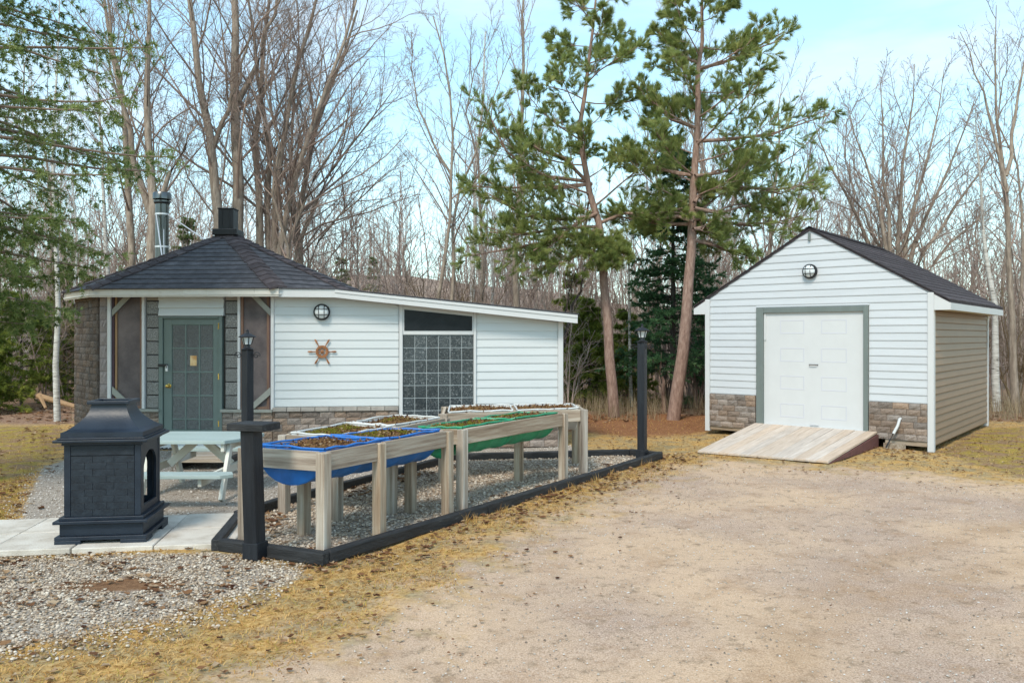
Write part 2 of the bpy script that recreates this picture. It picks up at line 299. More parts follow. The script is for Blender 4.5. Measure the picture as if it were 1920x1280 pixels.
# tubes from many polylines at once
def tubes(groups, m, sides):
    vs, fs, o = [], [], 0
    for (P, Rr), n in zip(groups, sides):
        if not len(P): continue
        B, K, _ = P.shape; T = np.gradient(P, axis=1); T /= np.linalg.norm(T, axis=2, keepdims=True)+1e-9
        ref = np.where(np.abs(T[..., 2:3]) < .9, np.array([0, 0, 1.]), np.array([1., 0, 0])); U = np.cross(T, ref); U /= np.linalg.norm(U, axis=2, keepdims=True)+1e-9; W = np.cross(T, U)
        a = np.arange(n)*2*np.pi/n
        ring = P[:, :, None, :]+Rr[:, :, None, None]*(np.cos(a)[None, None, :, None]*U[:, :, None, :]+np.sin(a)[None, None, :, None]*W[:, :, None, :])
        idx = (np.arange(B*K*n)+o).reshape(B, K, n); nx = np.roll(idx, -1, axis=2)
        fs.append(np.stack([idx[:, :-1], nx[:, :-1], nx[:, 1:], idx[:, 1:]], -1).reshape(-1, 4)); vs.append(ring.reshape(-1, 3)); o += B*K*n
    return fastmesh('branches', np.concatenate(vs), np.concatenate(fs), m, smooth=True)
def nrm(a): return a/(np.linalg.norm(a, axis=-1, keepdims=True)+1e-9)
def grow(P, Rr, mch, t0, t1, ang, Lf, n, wander, up, rf, rg, minr=.0035, flat_=0.):
    """children of polylines P (B,K,3): mch each"""
    B, K, _ = P.shape; plen = np.linalg.norm(np.diff(P, axis=1), axis=2).sum(1)
    t = (np.arange(mch)+rg.uniform(0, 1, (B, mch)))/mch; t = t0+(t1-t0)*t
    s = t*(K-1); i = np.clip(s.astype(int), 0, K-2); fr = (s-i)[..., None]; bi = np.arange(B)[:, None]
    p = P[bi, i]*(1-fr)+P[bi, i+1]*fr; tg = nrm(P[bi, i+1]-P[bi, i]); r = (Rr[bi, i]*(1-fr[..., 0])+Rr[bi, i+1]*fr[..., 0])
    az = np.arange(mch)[None, :]*2.4+rg.uniform(0, 6.28, (B, 1))+rg.uniform(-.5, .5, (B, mch))
    ref = np.where(np.abs(tg[..., 2:3]) < .9, np.array([0, 0, 1.]), np.array([1., 0, 0])); U = nrm(np.cross(tg, ref)); W = np.cross(tg, U)
    al = np.radians(rg.uniform(ang[0], ang[1], (B, mch)))[..., None]
    perp = np.cos(az)[..., None]*U+np.sin(az)[..., None]*W*(1-flat_)
    d = nrm(tg*np.cos(al)+nrm(perp)*np.sin(al)); d[..., 2] += up*.5; d = nrm(d)
    L = plen[:, None]*Lf*(1.15-.75*t)*rg.uniform(.7, 1.25, (B, mch))
    N = B*mch; p = p.reshape(N, 3); d = d.reshape(N, 3); L = L.reshape(N); r0 = np.minimum(r.reshape(N)*.85, np.maximum(L*rf, minr))
    Q = np.zeros((N, n, 3)); Q[:, 0] = p
    for k in range(1, n):
        d = d+rg.normal(0, wander, (N, 3)); d[:, 2] += up*.3; d = nrm(d); Q[:, k] = Q[:, k-1]+d*(L/(n-1))[:, None]
    rr = r0[:, None]*np.linspace(1, .3, n)[None, :]; return Q, np.maximum(rr, minr*.6)
def stems_array(stems, K=9):
    P = np.zeros((len(stems), K, 3)); Rr = np.zeros((len(stems), K))
    for i, (pts, r0, r1) in enumerate(stems):
        pts = np.array(pts, float); s = np.r_[0, np.cumsum(np.linalg.norm(np.diff(pts, axis=0), axis=1))]; q = np.linspace(0, s[-1], K)
        for a in range(3): P[i, :, a] = np.interp(q, s, pts[:, a])
        Rr[i] = r0+(min(r1, .007)-r0)*np.linspace(0, 1, K)**.85 if pts[-1][2] < 9.5 and K == 9 else np.linspace(r0, r1, K)
        P[i, 1:-1] += RNG.normal(0, .035, (K-2, 3))
    return P, Rr
def bare_tree(name, stems, label, cat='bare tree', group=None, seed=1, dens=(14, 8, 6), t0=.3, spread=(28, 55), Lf=(.42, .45, .4), up=.25, mb=None, mt=None, thin=.72):
    rg = np.random.default_rng(seed); P0, R0 = stems_array(stems); base = Vector(P0[0, 0]); base.z = 0
    P1, R1 = grow(P0, R0, dens[0], t0, .98, spread, Lf[0], 6, .13, up, .012*thin, rg, .007)
    P2, R2 = grow(P1, R1, dens[1], .15, 1., (25, 55), Lf[1], 5, .16, up*.7, .009*thin, rg, .0055)
    P3, R3 = grow(P2, R2, dens[2], .15, 1., (22, 52), Lf[2], 2, .16, up*.6, .007*thin, rg, .0042)
    b = np.array(base); root = thing(name, base, label, cat, group)
    mw = Matrix.Translation(base)
    for i in range(len(P0)): put('trunk' if i == 0 else 'stem', tubes([(P0[i:i+1]-b, R0[i:i+1])], mb or M_BARKG, [9]), root, mw)
    put('crown', tubes([(P1-b, R1), (P2-b, R2), (P3-b, R3)], mt or M_TWIG, [5, 3, 3]), root, mw)
    return root
def needles(P, A, k, ln, spread, wid, rg, tone0=.5):
    """k needle triangles at each point P around axis A"""
    N = len(P); P = np.repeat(P, k, 0); A = np.repeat(nrm(A), k, 0); t = np.repeat(np.broadcast_to(tone0, (N,)), k)
    q = nrm(np.cross(A, nrm(rg.normal(0, 1, (N*k, 3))))); th = np.radians(rg.uniform(spread[0], spread[1], (N*k, 1)))
    D = A*np.cos(th)+q*np.sin(th); D[:, 2] += .05; D = nrm(D); s = nrm(np.cross(D, rg.normal(0, 1, (N*k, 3))))*wid
    L = ln*rg.uniform(.7, 1.15, (N*k, 1)); v = np.stack([P-s, P+s, P+D*L], 1).reshape(-1, 3)
    tone = np.repeat(np.clip(t+rg.normal(0, .1, N*k), 0, 1), 3)
    return v, np.arange(len(v)).reshape(-1, 3), tone

# ------------------------------------------------------------------ ground, one sheet with its zones
def poly2(pts): return np.array([(p.x, p.y) for p in pts])
def sdf(poly, X, Y):
    d = np.full(X.shape, 1e9); ins = np.zeros(X.shape, bool); n = len(poly)
    for i in range(n):
        a, b = poly[i], poly[(i+1) % n]; e = b-a; wx, wy = X-a[0], Y-a[1]; t = np.clip((wx*e[0]+wy*e[1])/(e@e+1e-12), 0, 1)
        d = np.minimum(d, np.hypot(wx-e[0]*t, wy-e[1]*t))
        c = (a[1] > Y) != (b[1] > Y); xi = a[0]+(Y-a[1])*e[0]/(e[1] if abs(e[1]) > 1e-9 else 1e-9); ins ^= c & (X < xi)
    return np.where(ins, d, -d)
gp = lambda *a: poly2([G(x, y) for x, y in a])
DRIVE = np.vstack([gp((400, 1300), (560, 1228), (700, 1168), (830, 1085), (960, 1008), (1090, 950), (1190, 905), (1280, 872), (1330, 862), (1553, 876), (1700, 884), (1920, 908), (2300, 940)), [(12, 6), (12, -8), (-2.5, -8)]])
GRAVA = gp((-200, 1048), (400, 1036), (470, 1050), (575, 1062), (550, 1084), (450, 1108), (330, 1148), (150, 1192), (-200, 1240))
GRAVB = gp((28, 1008), (48, 930), (80, 872), (160, 845), (520, 842), (1070, 834), (1100, 848), (1190, 852), (860, 868), (500, 950), (450, 985), (300, 992), (100, 998))
EDGE = [G(407, 1028), G(604, 1056), G(1236, 858), G(1185, 852), G(850, 862), G(530, 946), G(449, 974)]
BED = poly2(EDGE)
MOSSL = gp((-400, 800), (110, 797), (140, 825), (84, 866), (45, 935), (20, 1012), (-400, 1012))
MOSSR = gp((1752, 846), (1850, 800), (2400, 792), (2500, 900), (1900, 890))
NEEDLE = gp((1040, 775), (1345, 775), (1335, 808), (1200, 820), (1050, 806))
def grid_axis(lo, hi, st, a, b, g=1.25):
    q = list(np.arange(lo, hi+1e-6, st)); s = st
    while q[-1] < b: s *= g; q.append(q[-1]+s)
    s = st; f = []; x = lo
    while x > a: s *= g; x -= s; f.append(x)
    return np.array(f[::-1]+q)
gx = grid_axis(-8, 9, .1, -400, 400); gy = grid_axis(3.6, 17, .09, -40, 500)
GX, GY = np.meshgrid(gx, gy)
def bumps(X, Y): return .012*np.sin(X*2.3+Y*1.1)*np.sin(Y*1.9-X*.7)+.008*np.sin(X*5.1+1)*np.sin(Y*4.3)
def gheight(X, Y):
    m = np.clip((np.asarray(Y)-17)/12, 0, 1); return bumps(X, Y)*(1+2*m)-.012
GZ = gheight(GX, GY)
ny, nx_ = GX.shape; idx = np.arange(nx_*ny).reshape(ny, nx_)
gf = np.stack([idx[:-1, :-1], idx[:-1, 1:], idx[1:, 1:], idx[1:, :-1]], -1).reshape(-1, 4)
gm = fastmesh('ground', np.stack([GX, GY, GZ], -1), gf, None, True)
for nm, pl in (('drive', DRIVE), ('grava', GRAVA), ('gravb', GRAVB), ('bed', BED), ('mossl', MOSSL), ('mossr', MOSSR), ('needle', NEEDLE)):
    a = gm.attributes.new(nm, 'FLOAT', 'POINT'); a.data.foreach_set('value', np.clip(sdf(pl, GX, GY), -3, 3).astype(np.float32).ravel())
a = gm.attributes.new('wood', 'FLOAT', 'POINT'); a.data.foreach_set('value', np.clip(GY-16.6-.12*np.maximum(GX-5, 0), -3, 3).astype(np.float32).ravel())
tk = np.zeros(GX.shape)
for off_ in (-.8, .75):                          # two faint wheel tracks worn into the drive
    path = [(14, 9.6), (8.5, 8.6), (6, 7.9), (4, 7.0), (2.4, 5.9), (1.2, 4.4), (.6, 2)]; path = [(a_+.55*off_, b_+.84*off_) for a_, b_ in path]
    for (ax_, ay_), (bx_, by_) in zip(path[:-1], path[1:]):
        ex, ey = bx_-ax_, by_-ay_; t_ = np.clip(((GX-ax_)*ex+(GY-ay_)*ey)/(ex*ex+ey*ey), 0, 1); tk = np.maximum(tk, np.exp(-(np.hypot(GX-ax_-ex*t_, GY-ay_-ey*t_)/.17)**2))
a = gm.attributes.new('track', 'FLOAT', 'POINT'); a.data.foreach_set('value', (tk*.62).astype(np.float32).ravel())
patch = np.exp(-(((GX-G(225, 1092).x)/.6)**2+((GY-G(225, 1092).y)/.2)**2)); a = gm.attributes.new('dirt', 'FLOAT', 'POINT'); a.data.foreach_set('value', (patch*2-1).astype(np.float32).ravel())
def ground_material():
    m = bpy.data.materials.new('ground'); m.use_nodes = True; t = m.node_tree; L = t.links.new; N = lambda k: t.nodes.new(k)
    b = t.nodes['Principled BSDF']; b.inputs['Roughness'].default_value = .95; b.inputs['Specular IOR Level'].default_value = .1
    c = N('ShaderNodeTexCoord')
    def noise(sc, det=6, rg=.6):
        n = N('ShaderNodeTexNoise'); n.inputs['Scale'].default_value = sc; n.inputs['Detail'].default_value = det; n.inputs['Roughness'].default_value = rg; L(c.outputs['Object'], n.inputs['Vector']); return n.outputs[0]
    def ramp(src, stops):
        r = N('ShaderNodeValToRGB'); cr = r.color_ramp
        while len(cr.elements) < len(stops): cr.elements.new(.5)
        for e, (p, col) in zip(cr.elements, stops): e.position = p; e.color = (*col, 1)
        L(src, r.inputs[0]); return r.outputs[0]
    def mix(f, a, b2, mode='MIX'):
        q = N('ShaderNodeMix'); q.data_type = 'RGBA'; q.blend_type = mode
        (L(f, q.inputs[0]) if not isinstance(f, float) else setattr(q.inputs[0], 'default_value', f)); L(a, q.inputs[6]); L(b2, q.inputs[7]); return q.outputs[2]
    def zone(attr, amp, w, nz):
        a = N('ShaderNodeAttribute'); a.attribute_name = attr
        q = N('ShaderNodeMath'); q.operation = 'MULTIPLY_ADD'; q.inputs[1].default_value = amp; L(nz, q.inputs[0]); L(a.outputs['Fac'], q.inputs[2])
        r = N('ShaderNodeMapRange'); r.interpolation_type = 'SMOOTHSTEP'; r.inputs[1].default_value = amp*.5-w; r.inputs[2].default_value = amp*.5+w; L(q.outputs[0], r.inputs[0]); return r.outputs[0]
    nbig, nmid, nfin, nvf = noise(.9, 5), noise(3.5, 6), noise(22, 5, .7), noise(110, 3, .7)
    straw = mix(ramp(nmid, [(.4, (0, 0, 0)), (.62, (1, 1, 1))]), ramp(nfin, [(.3, (.26, .135, .045)), (.5, (.47, .28, .095)), (.7, (.63, .425, .18))]), ramp(nfin, [(.3, (.17, .115, .06)), (.55, (.34, .26, .14)), (.75, (.44, .37, .24))]))
    litter = ramp(nfin, [(.3, (.12, .068, .045)), (.5, (.27, .165, .11)), (.72, (.45, .31, .21))])
    moss = mix(ramp(nmid, [(.42, (0, 0, 0)), (.58, (1, 1, 1))]), ramp(nfin, [(.3, (.18, .12, .025)), (.55, (.34, .25, .055)), (.75, (.46, .34, .10))]), ramp(nfin, [(.3, (.16, .095, .05)), (.6, (.31, .20, .115)), (.8, (.42, .30, .19))]))
    need = ramp(nfin, [(.3, (.15, .062, .03)), (.55, (.29, .135, .065)), (.78, (.42, .25, .13))])
    sand = ramp(nvf, [(.25, (.35, .22, .135)), (.5, (.57, .40, .27)), (.75, (.71, .535, .395))])
    agg = ramp(nvf, [(.3, (.19, .13, .095)), (.5, (.44, .315, .24)), (.7, (.65, .50, .40))])
    brn = ramp(nfin, [(.3, (.23, .125, .06)), (.6, (.45, .275, .145))])
    drive = mix(ramp(noise(.55, 5, .55), [(.42, (0, 0, 0)), (.60, (1, 1, 1))]), sand, agg)
    drive = mix(ramp(noise(2.2, 8, .72), [(.52, (0, 0, 0)), (.68, (.6, .6, .6))]), drive, brn)
    drive = mix(ramp(noise(7, 7, .8), [(.53, (0, 0, 0)), (.64, (.75, .75, .75))]), drive, ramp(nfin, [(.3, (.13, .085, .05)), (.65, (.33, .24, .16))]))
    drive = mix(ramp(noise(260, 2, .8), [(.60, (0, 0, 0)), (.66, (.7, .7, .7))]), drive, ramp(nvf, [(.3, (.10, .085, .075)), (.7, (.24, .21, .185))]))
    trk = N('ShaderNodeAttribute'); trk.attribute_name = 'track'; tm = N('ShaderNodeMath'); tm.operation = 'MULTIPLY'; L(trk.outputs['Fac'], tm.inputs[0]); L(ramp(noise(1.6, 6, .7), [(.35, (.1, .1, .1)), (.6, (1, 1, 1))]), tm.inputs[1])
    drive = mix(tm.outputs[0], drive, ramp(nvf, [(.3, (.26, .155, .085)), (.7, (.50, .335, .21))]))
    pebb = ramp(noise(55, 2), [(.3, (.12, .09, .065)), (.5, (.34, .285, .23)), (.7, (.52, .46, .40))])
    pea = ramp(noise(80, 3, .7), [(.3, (.14, .11, .085)), (.5, (.33, .28, .235)), (.7, (.54, .49, .43))])
    col = mix(zone('wood', 1.6, .3, nbig), straw, litter)
    col = mix(zone('mossl', .8, .12, nmid), col, moss); col = mix(zone('mossr', .8, .12, nmid), col, moss)
    col = mix(zone('needle', .9, .3, nmid), col, need)
    col = mix(zone('drive', 3.4, .55, noise(2.6, 8, .72)), col, drive)
    col = mix(zone('gravb', .35, .08, nmid), col, pea); col = mix(zone('grava', .3, .08, nmid), col, pebb); col = mix(zone('bed', .0, .03, nmid), col, pebb)
    col = mix(zone('dirt', 1.4, .35, noise(6, 6, .7)), col, ramp(nfin, [(.3, (.11, .055, .03)), (.65, (.25, .14, .075))]))
    L(col, b.inputs['Base Color'])
    ad = N('ShaderNodeMath'); ad.operation = 'MULTIPLY_ADD'; ad.inputs[1].default_value = .5; L(nvf, ad.inputs[0]); L(nfin, ad.inputs[2])
    bp = N('ShaderNodeBump'); bp.inputs['Strength'].default_value = .55; bp.inputs['Distance'].default_value = .02; L(ad.outputs[0], bp.inputs['Height']); L(bp.outputs[0], b.inputs['Normal'])
    return m
gm.materials.append(ground_material())
go = put('ground', gm); go['kind'] = 'structure'

# far wooded hillside (terrain)
def hill_z(X, Y):
    left = 8.5*np.exp(-((X+38)/45)**2)+3.0*np.exp(-((X+5)/30)**2)+4.0*np.exp(-((X-45)/40)**2)
    return left*np.clip((Y-42)/75, 0, 1)**1.1*1.05-.3
hx = np.linspace(-170, 170, 60); hy = np.linspace(38, 260, 40); HX, HY = np.meshgrid(hx, hy); HZ = hill_z(HX, HY)+.25*np.sin(HX*.31)*np.sin(HY*.23)
hi = np.arange(HX.size).reshape(HX.shape)
M_HILL = mat('leaf_litter_hill', [(.3, (0.209, 0.149, 0.110)), (.55, (0.330, 0.242, 0.193)), (.8, (0.440, 0.341, 0.275))], .6, rough=1, bump=.4, bscale=3, spec=.05)
ho = put('hill', fastmesh('hill', np.stack([HX, HY, HZ], -1), np.stack([hi[:-1, :-1], hi[:-1, 1:], hi[1:, 1:], hi[1:, :-1]], -1).reshape(-1, 4), M_HILL, True)); ho['kind'] = 'structure'

# ------------------------------------------------------------------ cottage
def pt(x, Y): return ((x-960)/FPX*Y, Y)
COT = thing('cottage', (*pt(512, 12.65), 0), 'low white cottage with dark hexagonal shingle roof and green glazed door', 'cottage')
W0 = Wall(pt(143, 14.0), pt(187, 12.86)); W1 = Wall(pt(187, 12.86), pt(512, 12.66)); W2 = Wall(pt(512, 12.66), pt(1055, 13.2))
ROOFZ = 2.395
# backing walls, butted at the corners
W0.box('wall', 0, W0.L, 0, 2.36, -.22, -.002, M_MORTARD, COT)
W1.box('wall', 0, W1.L, 0, 2.36, -.22, -.045, M_MORTARD, COT)
zr = lambda u: 2.33 if u < 1.0 else 2.33-(u-1.0)*(2.33-1.93)/(W2.L-1.0)
W2.poly('wall', [(0, 0), (W2.L-.01, 0), (W2.L-.01, zr(W2.L)), (1.0, 2.33), (0, 2.33)], -.22, -.012, M_TRIM, COT)
rightend = Wall((W2.P(W2.L, 0).x, W2.P(W2.L, 0).y), (W2.P(W2.L, 0, -3.2).x, W2.P(W2.L, 0, -3.2).y))
rightend.box('wall', 0.0, 3.0, 0, 1.93, -.15, 0, M_TRIM, COT)
u_ = lambda w, x: w.px(x)[0]
# left stone face and pale corner pier
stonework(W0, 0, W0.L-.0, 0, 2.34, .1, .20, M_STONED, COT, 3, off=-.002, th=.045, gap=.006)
stonework(W1, .0, u_(W1, 203), 0, 2.34, .2, .5, M_STONEL, COT, 4, off=-.045, th=.07, gap=.006)
SILL = .595
# screens left and right of the door
def screen(x0, x1, purple_left, xb, label):
    a, b = u_(W1, x0), u_(W1, x1); zt = 2.34
    s = W1.box('screen', a, b, SILL+.02, zt, -.045, -.025, M_SCREEN, COT)
    pw = .035
    W1.box('frame_stile', a, a+pw, SILL+.02, zt, -.02, .012, M_PURPLE if purple_left else M_BROWN, s)
    W1.box('frame_stile', b-pw, b, SILL+.02, zt, -.02, .012, M_BROWN if purple_left else M_PURPLE, s)
    W1.box('frame_stile', (a+pw+.004) if purple_left else b-2*pw-.01, (a+2*pw) if purple_left else b-pw-.004, SILL+.02, zt, -.024, -.004, M_PINEW if purple_left else M_BROWN, s)
    W1.box('frame_rail', a+pw+.002, b-pw-.002, SILL+.02, SILL+.06, -.022, -.002, M_BROWN, s)
    e = b-a; cs = a if purple_left else b; sg = 1 if purple_left else -1
    for top in (0, 1):                           # diagonal corner braces
        z0 = zt if top else SILL+.03; k = -1 if top else 1
        q = [(cs+sg*.015, z0+k*.34), (cs+sg*.015, z0+k*.24), (cs+sg*.25, z0), (cs+sg*.36, z0)]
        if top == 0: q = [(cs+sg*.015, z0+.32), (cs+sg*.015, z0+.21), (cs+sg*.26, z0), (cs+sg*.38, z0)]
        W1.poly('corner_brace', q, .014, .034, M_BRACE, COT)
screen(210.5, 267.5, True, 0, ''); screen(452, 510, False, 0, '')
for x0, x1 in ((203.5, 210), (268, 273), (447, 451.5), (510.5, 515)):
    W1.box('post', u_(W1, x0), u_(W1, x1), SILL+.02, 2.34, -.04, .04, M_TRIM, COT, .004)
# glass block columns beside the door
for x0, x1, sd_ in ((274, 298, 1), (422, 446.5, 2)):
    a, b = u_(W1, x0), u_(W1, x1); W1.box('filler_panel', a, b, 2.235, 2.34, -.044, -.02, M_CAP, COT)
    n = 8; h = (2.225-SILL-.02)/n
    for k in range(n): W1.box('glass_block', a+.006, b-.004, SILL+.02+k*h+.006, SILL+.02+(k+1)*h-.006, -.044, .004, M_BLOCK2, COT, .008)
# sills and stone below
for x0, x1 in ((205, 301), (416, 513)):
    W1.box('sill', u_(W1, x0), u_(W1, x1), SILL-.025, SILL+.018, -.04, .07, M_BRACE, COT, .004)
    stonework(W1, u_(W1, x0)+.01, u_(W1, x1)-.01, 0, SILL-.027, .1, .21, M_STONE, COT, 5+x0, off=-.043, th=.085)
# header above the door
ua, ub = u_(W1, 298.5), u_(W1, 420); zh = W1.px(360, 592)[1]
for k in range(3): W1.siding('siding_board', ua, ub, ua, ub, zh+k*.118, min(2.345, zh+(k+1)*.118), M_SIDE, COT, .034)
W1.box('wall', ua, ub, zh, 2.34, -.044, -.001, M_TRIM, COT)
# the door
DZ0, DZ1 = .11, W1.px(360, 597)[1]
fl, fr = u_(W1, 299), u_(W1, 417.5); dl, dr = u_(W1, 307), u_(W1, 411)
W1.box('door_frame', fl, dl-.004, .08, DZ1+.03, -.044, .03, M_GREEN, COT, .004); W1.box('door_frame', dr+.004, fr, .08, DZ1+.03, -.044, .03, M_GREEN, COT, .004)
W1.box('door_frame', dl-.003, dr+.003, DZ1+.004, DZ1+.03, -.044, .036, M_GREEN, COT)
door = W1.box('door', dl, dr, DZ0, DZ1, -.042, -.012, M_GREEN, COT)
gl, gr = u_(W1, 322.5), u_(W1, 400); gt = W1.px(360, 608.5)[1]; rows = 5; gb = .30; rh = [.353]*4; rh.append(gt-sum(rh)-gb); 
W1.box('stile', dl+.002, gl, DZ0+.002, DZ1-.002, -.012, .004, M_GREEN, door, .003); W1.box('stile', gr, dr-.002, DZ0+.002, DZ1-.002, -.012, .004, M_GREEN, door, .003)
W1.box('rail', gl, gr, gt, DZ1-.002, -.012, .003, M_GREEN, door); W1.box('rail', gl, gr, DZ0+.002, gb, -.012, .003, M_GREEN, door)
cw = (gr-gl)/3; z = gt
for j in range(5):
    h = rh[j]
    for i in range(3): W1.box('pane', gl+i*cw+.012, gl+(i+1)*cw-.012, z-h+.012, z-.012, -.0115, -.006, M_PANE, door)
    if j < 4: W1.box('muntin', gl, gr, z-h-.012, z-h+.012, -.0118, .001, M_GREEN, door, .003)
    z -= h
for i in (1, 2): W1.box('muntin', gl+i*cw-.012, gl+i*cw+.012, gb, gt, -.0116, .003, M_GREEN, door, .003)
nu, nzz = W1.px(362.5, 676); W1.box('notice', nu-.05, nu+.05, nzz-.075, nzz+.075, -.0055, -.003, M_PAPER, door)
ku, kz = W1.px(317.5, 723)
MB().lathe([(.034, 0), (.034, .006), (.012, .012), (.012, .035), (.026, .045), (.03, .06), (.022, .075), (.005, .08)], W1.P(ku, kz, .004), 16, W1.n).build('door_knob', M_BRASS, door, smooth=True)
hu, hzz = W1.px(309, 684.5); W1.box('hasp', hu-.085, hu+.06, hzz-.02, hzz+.02, .032, .046, M_BLKM, door, .003)
lu, lz = W1.px(316, 690); q = W1.box('padlock', lu-.018, lu+.02, lz-.045, lz, .05, .07, M_ZINC, door, .004)
MB().tube([W1.P(lu-.012, lz, .06), W1.P(lu-.012, lz+.03, .06), W1.P(lu+.001, lz+.044, .06), W1.P(lu+.014, lz+.03, .06), W1.P(lu+.014, lz, .06)], .005, 6).build('shackle', M_ZINC, door)
for hz_ in (1.85, 1.1, .4): W1.box('hinge', dr-.004, dr+.012, hz_-.045, hz_+.045, .004, .034, M_BRASS, door)

# addition: siding left, transom, glass blocks, siding right
COURSE = .1235
uL0, uL1 = .02, u_(W2, 747.5); uT0, uT1 = u_(W2, 748.5), u_(W2, 755); STN = W2.px(600, 770)[1]
W2.box('post', -.03, .018, STN+.03, 2.3, -.01, .035, M_TRIM, COT, .004)
zb = STN+.066; k = 0
while True:
    z0, z1 = zb+k*COURSE, zb+(k+1)*COURSE
    if z0 > 2.30: break
    top = min(z1, 2.325); zl = zr(uL1)
    rt = uL1 if top <= zr(uL1)-.01 else 1.0+(2.33-top)/((2.33-1.93)/(W2.L-1.0))-.02
    rb = uL1 if z0 <= zr(uL1)-.01 else 1.0+(2.33-z0)/((2.33-1.93)/(W2.L-1.0))-.02
    W2.siding('siding_board', uL0, min(rb, uL1), uL0, min(max(rt, .9), uL1), z0, top, M_SIDE, COT); k += 1
cap0 = uL0-.02
for i in range(9):
    w_ = (uL1-cap0)/9; W2.box('cap_stone', cap0+i*w_+.003, cap0+(i+1)*w_-.003, STN, STN+.06, -.01, .075, M_CAP, COT, .006)
stonework(W2, 0, uL1, 0, STN-.002, .105, .21, M_STONE, COT, 11, off=-.01, th=.07)
W2.box('post', uT0, uT1, .0, zr(uT1)-.0, -.011, .045, M_TRIM, COT, .004)
uT2, uT3 = u_(W2, 886), u_(W2, 892.5)
W2.box('post', uT2+.015, uT3, .0, zr(uT3)-.005, -.011, .045, M_TRIM, COT, .004)
# transom
zt0 = W2.px(820, 627)[1]; zp0 = W2.px(820, 620)[1]
pu0, pu1 = u_(W2, 758), u_(W2, 885)
tr = W2.poly('transom_frame', [(uT1+.001, zt0), (uT2+.014, zt0), (uT2+.014, zr(uT2)-.02), (uT1+.001, zr(uT1)-.02)], -.011, .028, M_TRIM, COT)
W2.poly('transom_pane', [(pu0, zp0), (pu1, zp0), (pu1, W2.px(885, 593)[1]), (pu0, W2.px(757, 580)[1])], .029, .034, M_TRANSOM, tr)
# glass block window
gu0, gu1 = uT1+.004, uT2+.012; nb, nrw = 6, 9; bw = (gu1-gu0)/nb; bh = (zt0-.012)/nrw
W2.box('mortar_bed', gu0, gu1, .0, zt0-.004, -.011, .002, M_MORTAR, COT)
for j in range(nrw):
    for i in range(nb): W2.box('glass_block', gu0+i*bw+.004, gu0+(i+1)*bw-.004, zt0-.008-(j+1)*bh+.005, zt0-.008-j*bh-.005, .003, .008, M_BLOCK, COT, .003)
# right siding
uR0, uR1 = uT3+.002, u_(W2, 1045.5); zb = .54; k = 0
while True:
    z0, z1 = zb+k*COURSE, zb+(k+1)*COURSE
    if z0 > zr(uR0)-.03: break
    inv = lambda z: 1.0+(2.33-z)/((2.33-1.93)/(W2.L-1.0))-.02
    top = min(z1, zr(uR0)-.015)
    W2.siding('siding_board', uR0, min(inv(z0), uR1), uR0, max(uR0+.02, min(inv(top), uR1)), z0, top, M_SIDE, COT); k += 1
stonework(W2, uR0, uR1, 0, .535, .105, .21, M_STONE, COT, 12, off=-.01, th=.06)
W2.box('post', uR1+.001, W2.L, 0, 1.925, -.011, .05, M_TRIM, COT, .004)
# fascia of the addition: level at first, then falling to the right
OV = .27
f0, _ = W2.px(522.5, 550, OV); f1, _ = W2.px(628, 550, OV); f2, _ = W2.px(1083, 598, OV)
zf = lambda x, y: W2.px(x, y, OV)[1]
ft = [(f0, zf(531, 541.5)), (f1, zf(628, 542.5)), (f2, zf(1083, 590))]; fb = [(f0, zf(531, 556.5)), (f1, zf(628, 557.5)), (f2, zf(1083, 606))]
W2.poly('fascia', [fb[0], fb[1], ft[1], ft[0]], OV-.03, OV, M_TRIM, COT); W2.poly('fascia', [fb[1], fb[2], ft[2], ft[1]], OV-.03, OV, M_TRIM, COT)
band = lambda a, b, d: (a[0]+(b[0]-a[0])*0, a[1]-d)
W2.poly('fascia_strip', [(ft[1][0], ft[1][1]-.045), (ft[2][0], ft[2][1]-.045), (ft[2][0], ft[2][1]-.004), (ft[1][0], ft[1][1]-.004)], OV+.0005, OV+.012, M_TRIM, COT)
W2.poly('soffit', [(fb[0][0], fb[0][1]+.012), (f1, fb[1][1]+.012), (f1, fb[1][1]+.03), (f0, fb[0][1]+.03)], -.01, OV-.031, M_CREAM, COT)
W2.poly('soffit', [(f1, fb[1][1]+.012), (f2, fb[2][1]+.012), (f2, fb[2][1]+.03), (f1, fb[1][1]+.03)], -.01, OV-.031, M_CREAM, COT)
W2.poly('lean_to_roof', [(f1-.9, ft[1][1]+.004), (f1, ft[1][1]+.004), (f2+.02, ft[2][1]+.004), (f2+.02, ft[2][1]+.02), (f1, ft[1][1]+.02), (f1-.9, ft[1][1]+.02)], -3.3, OV+.02, M_SHING, COT)

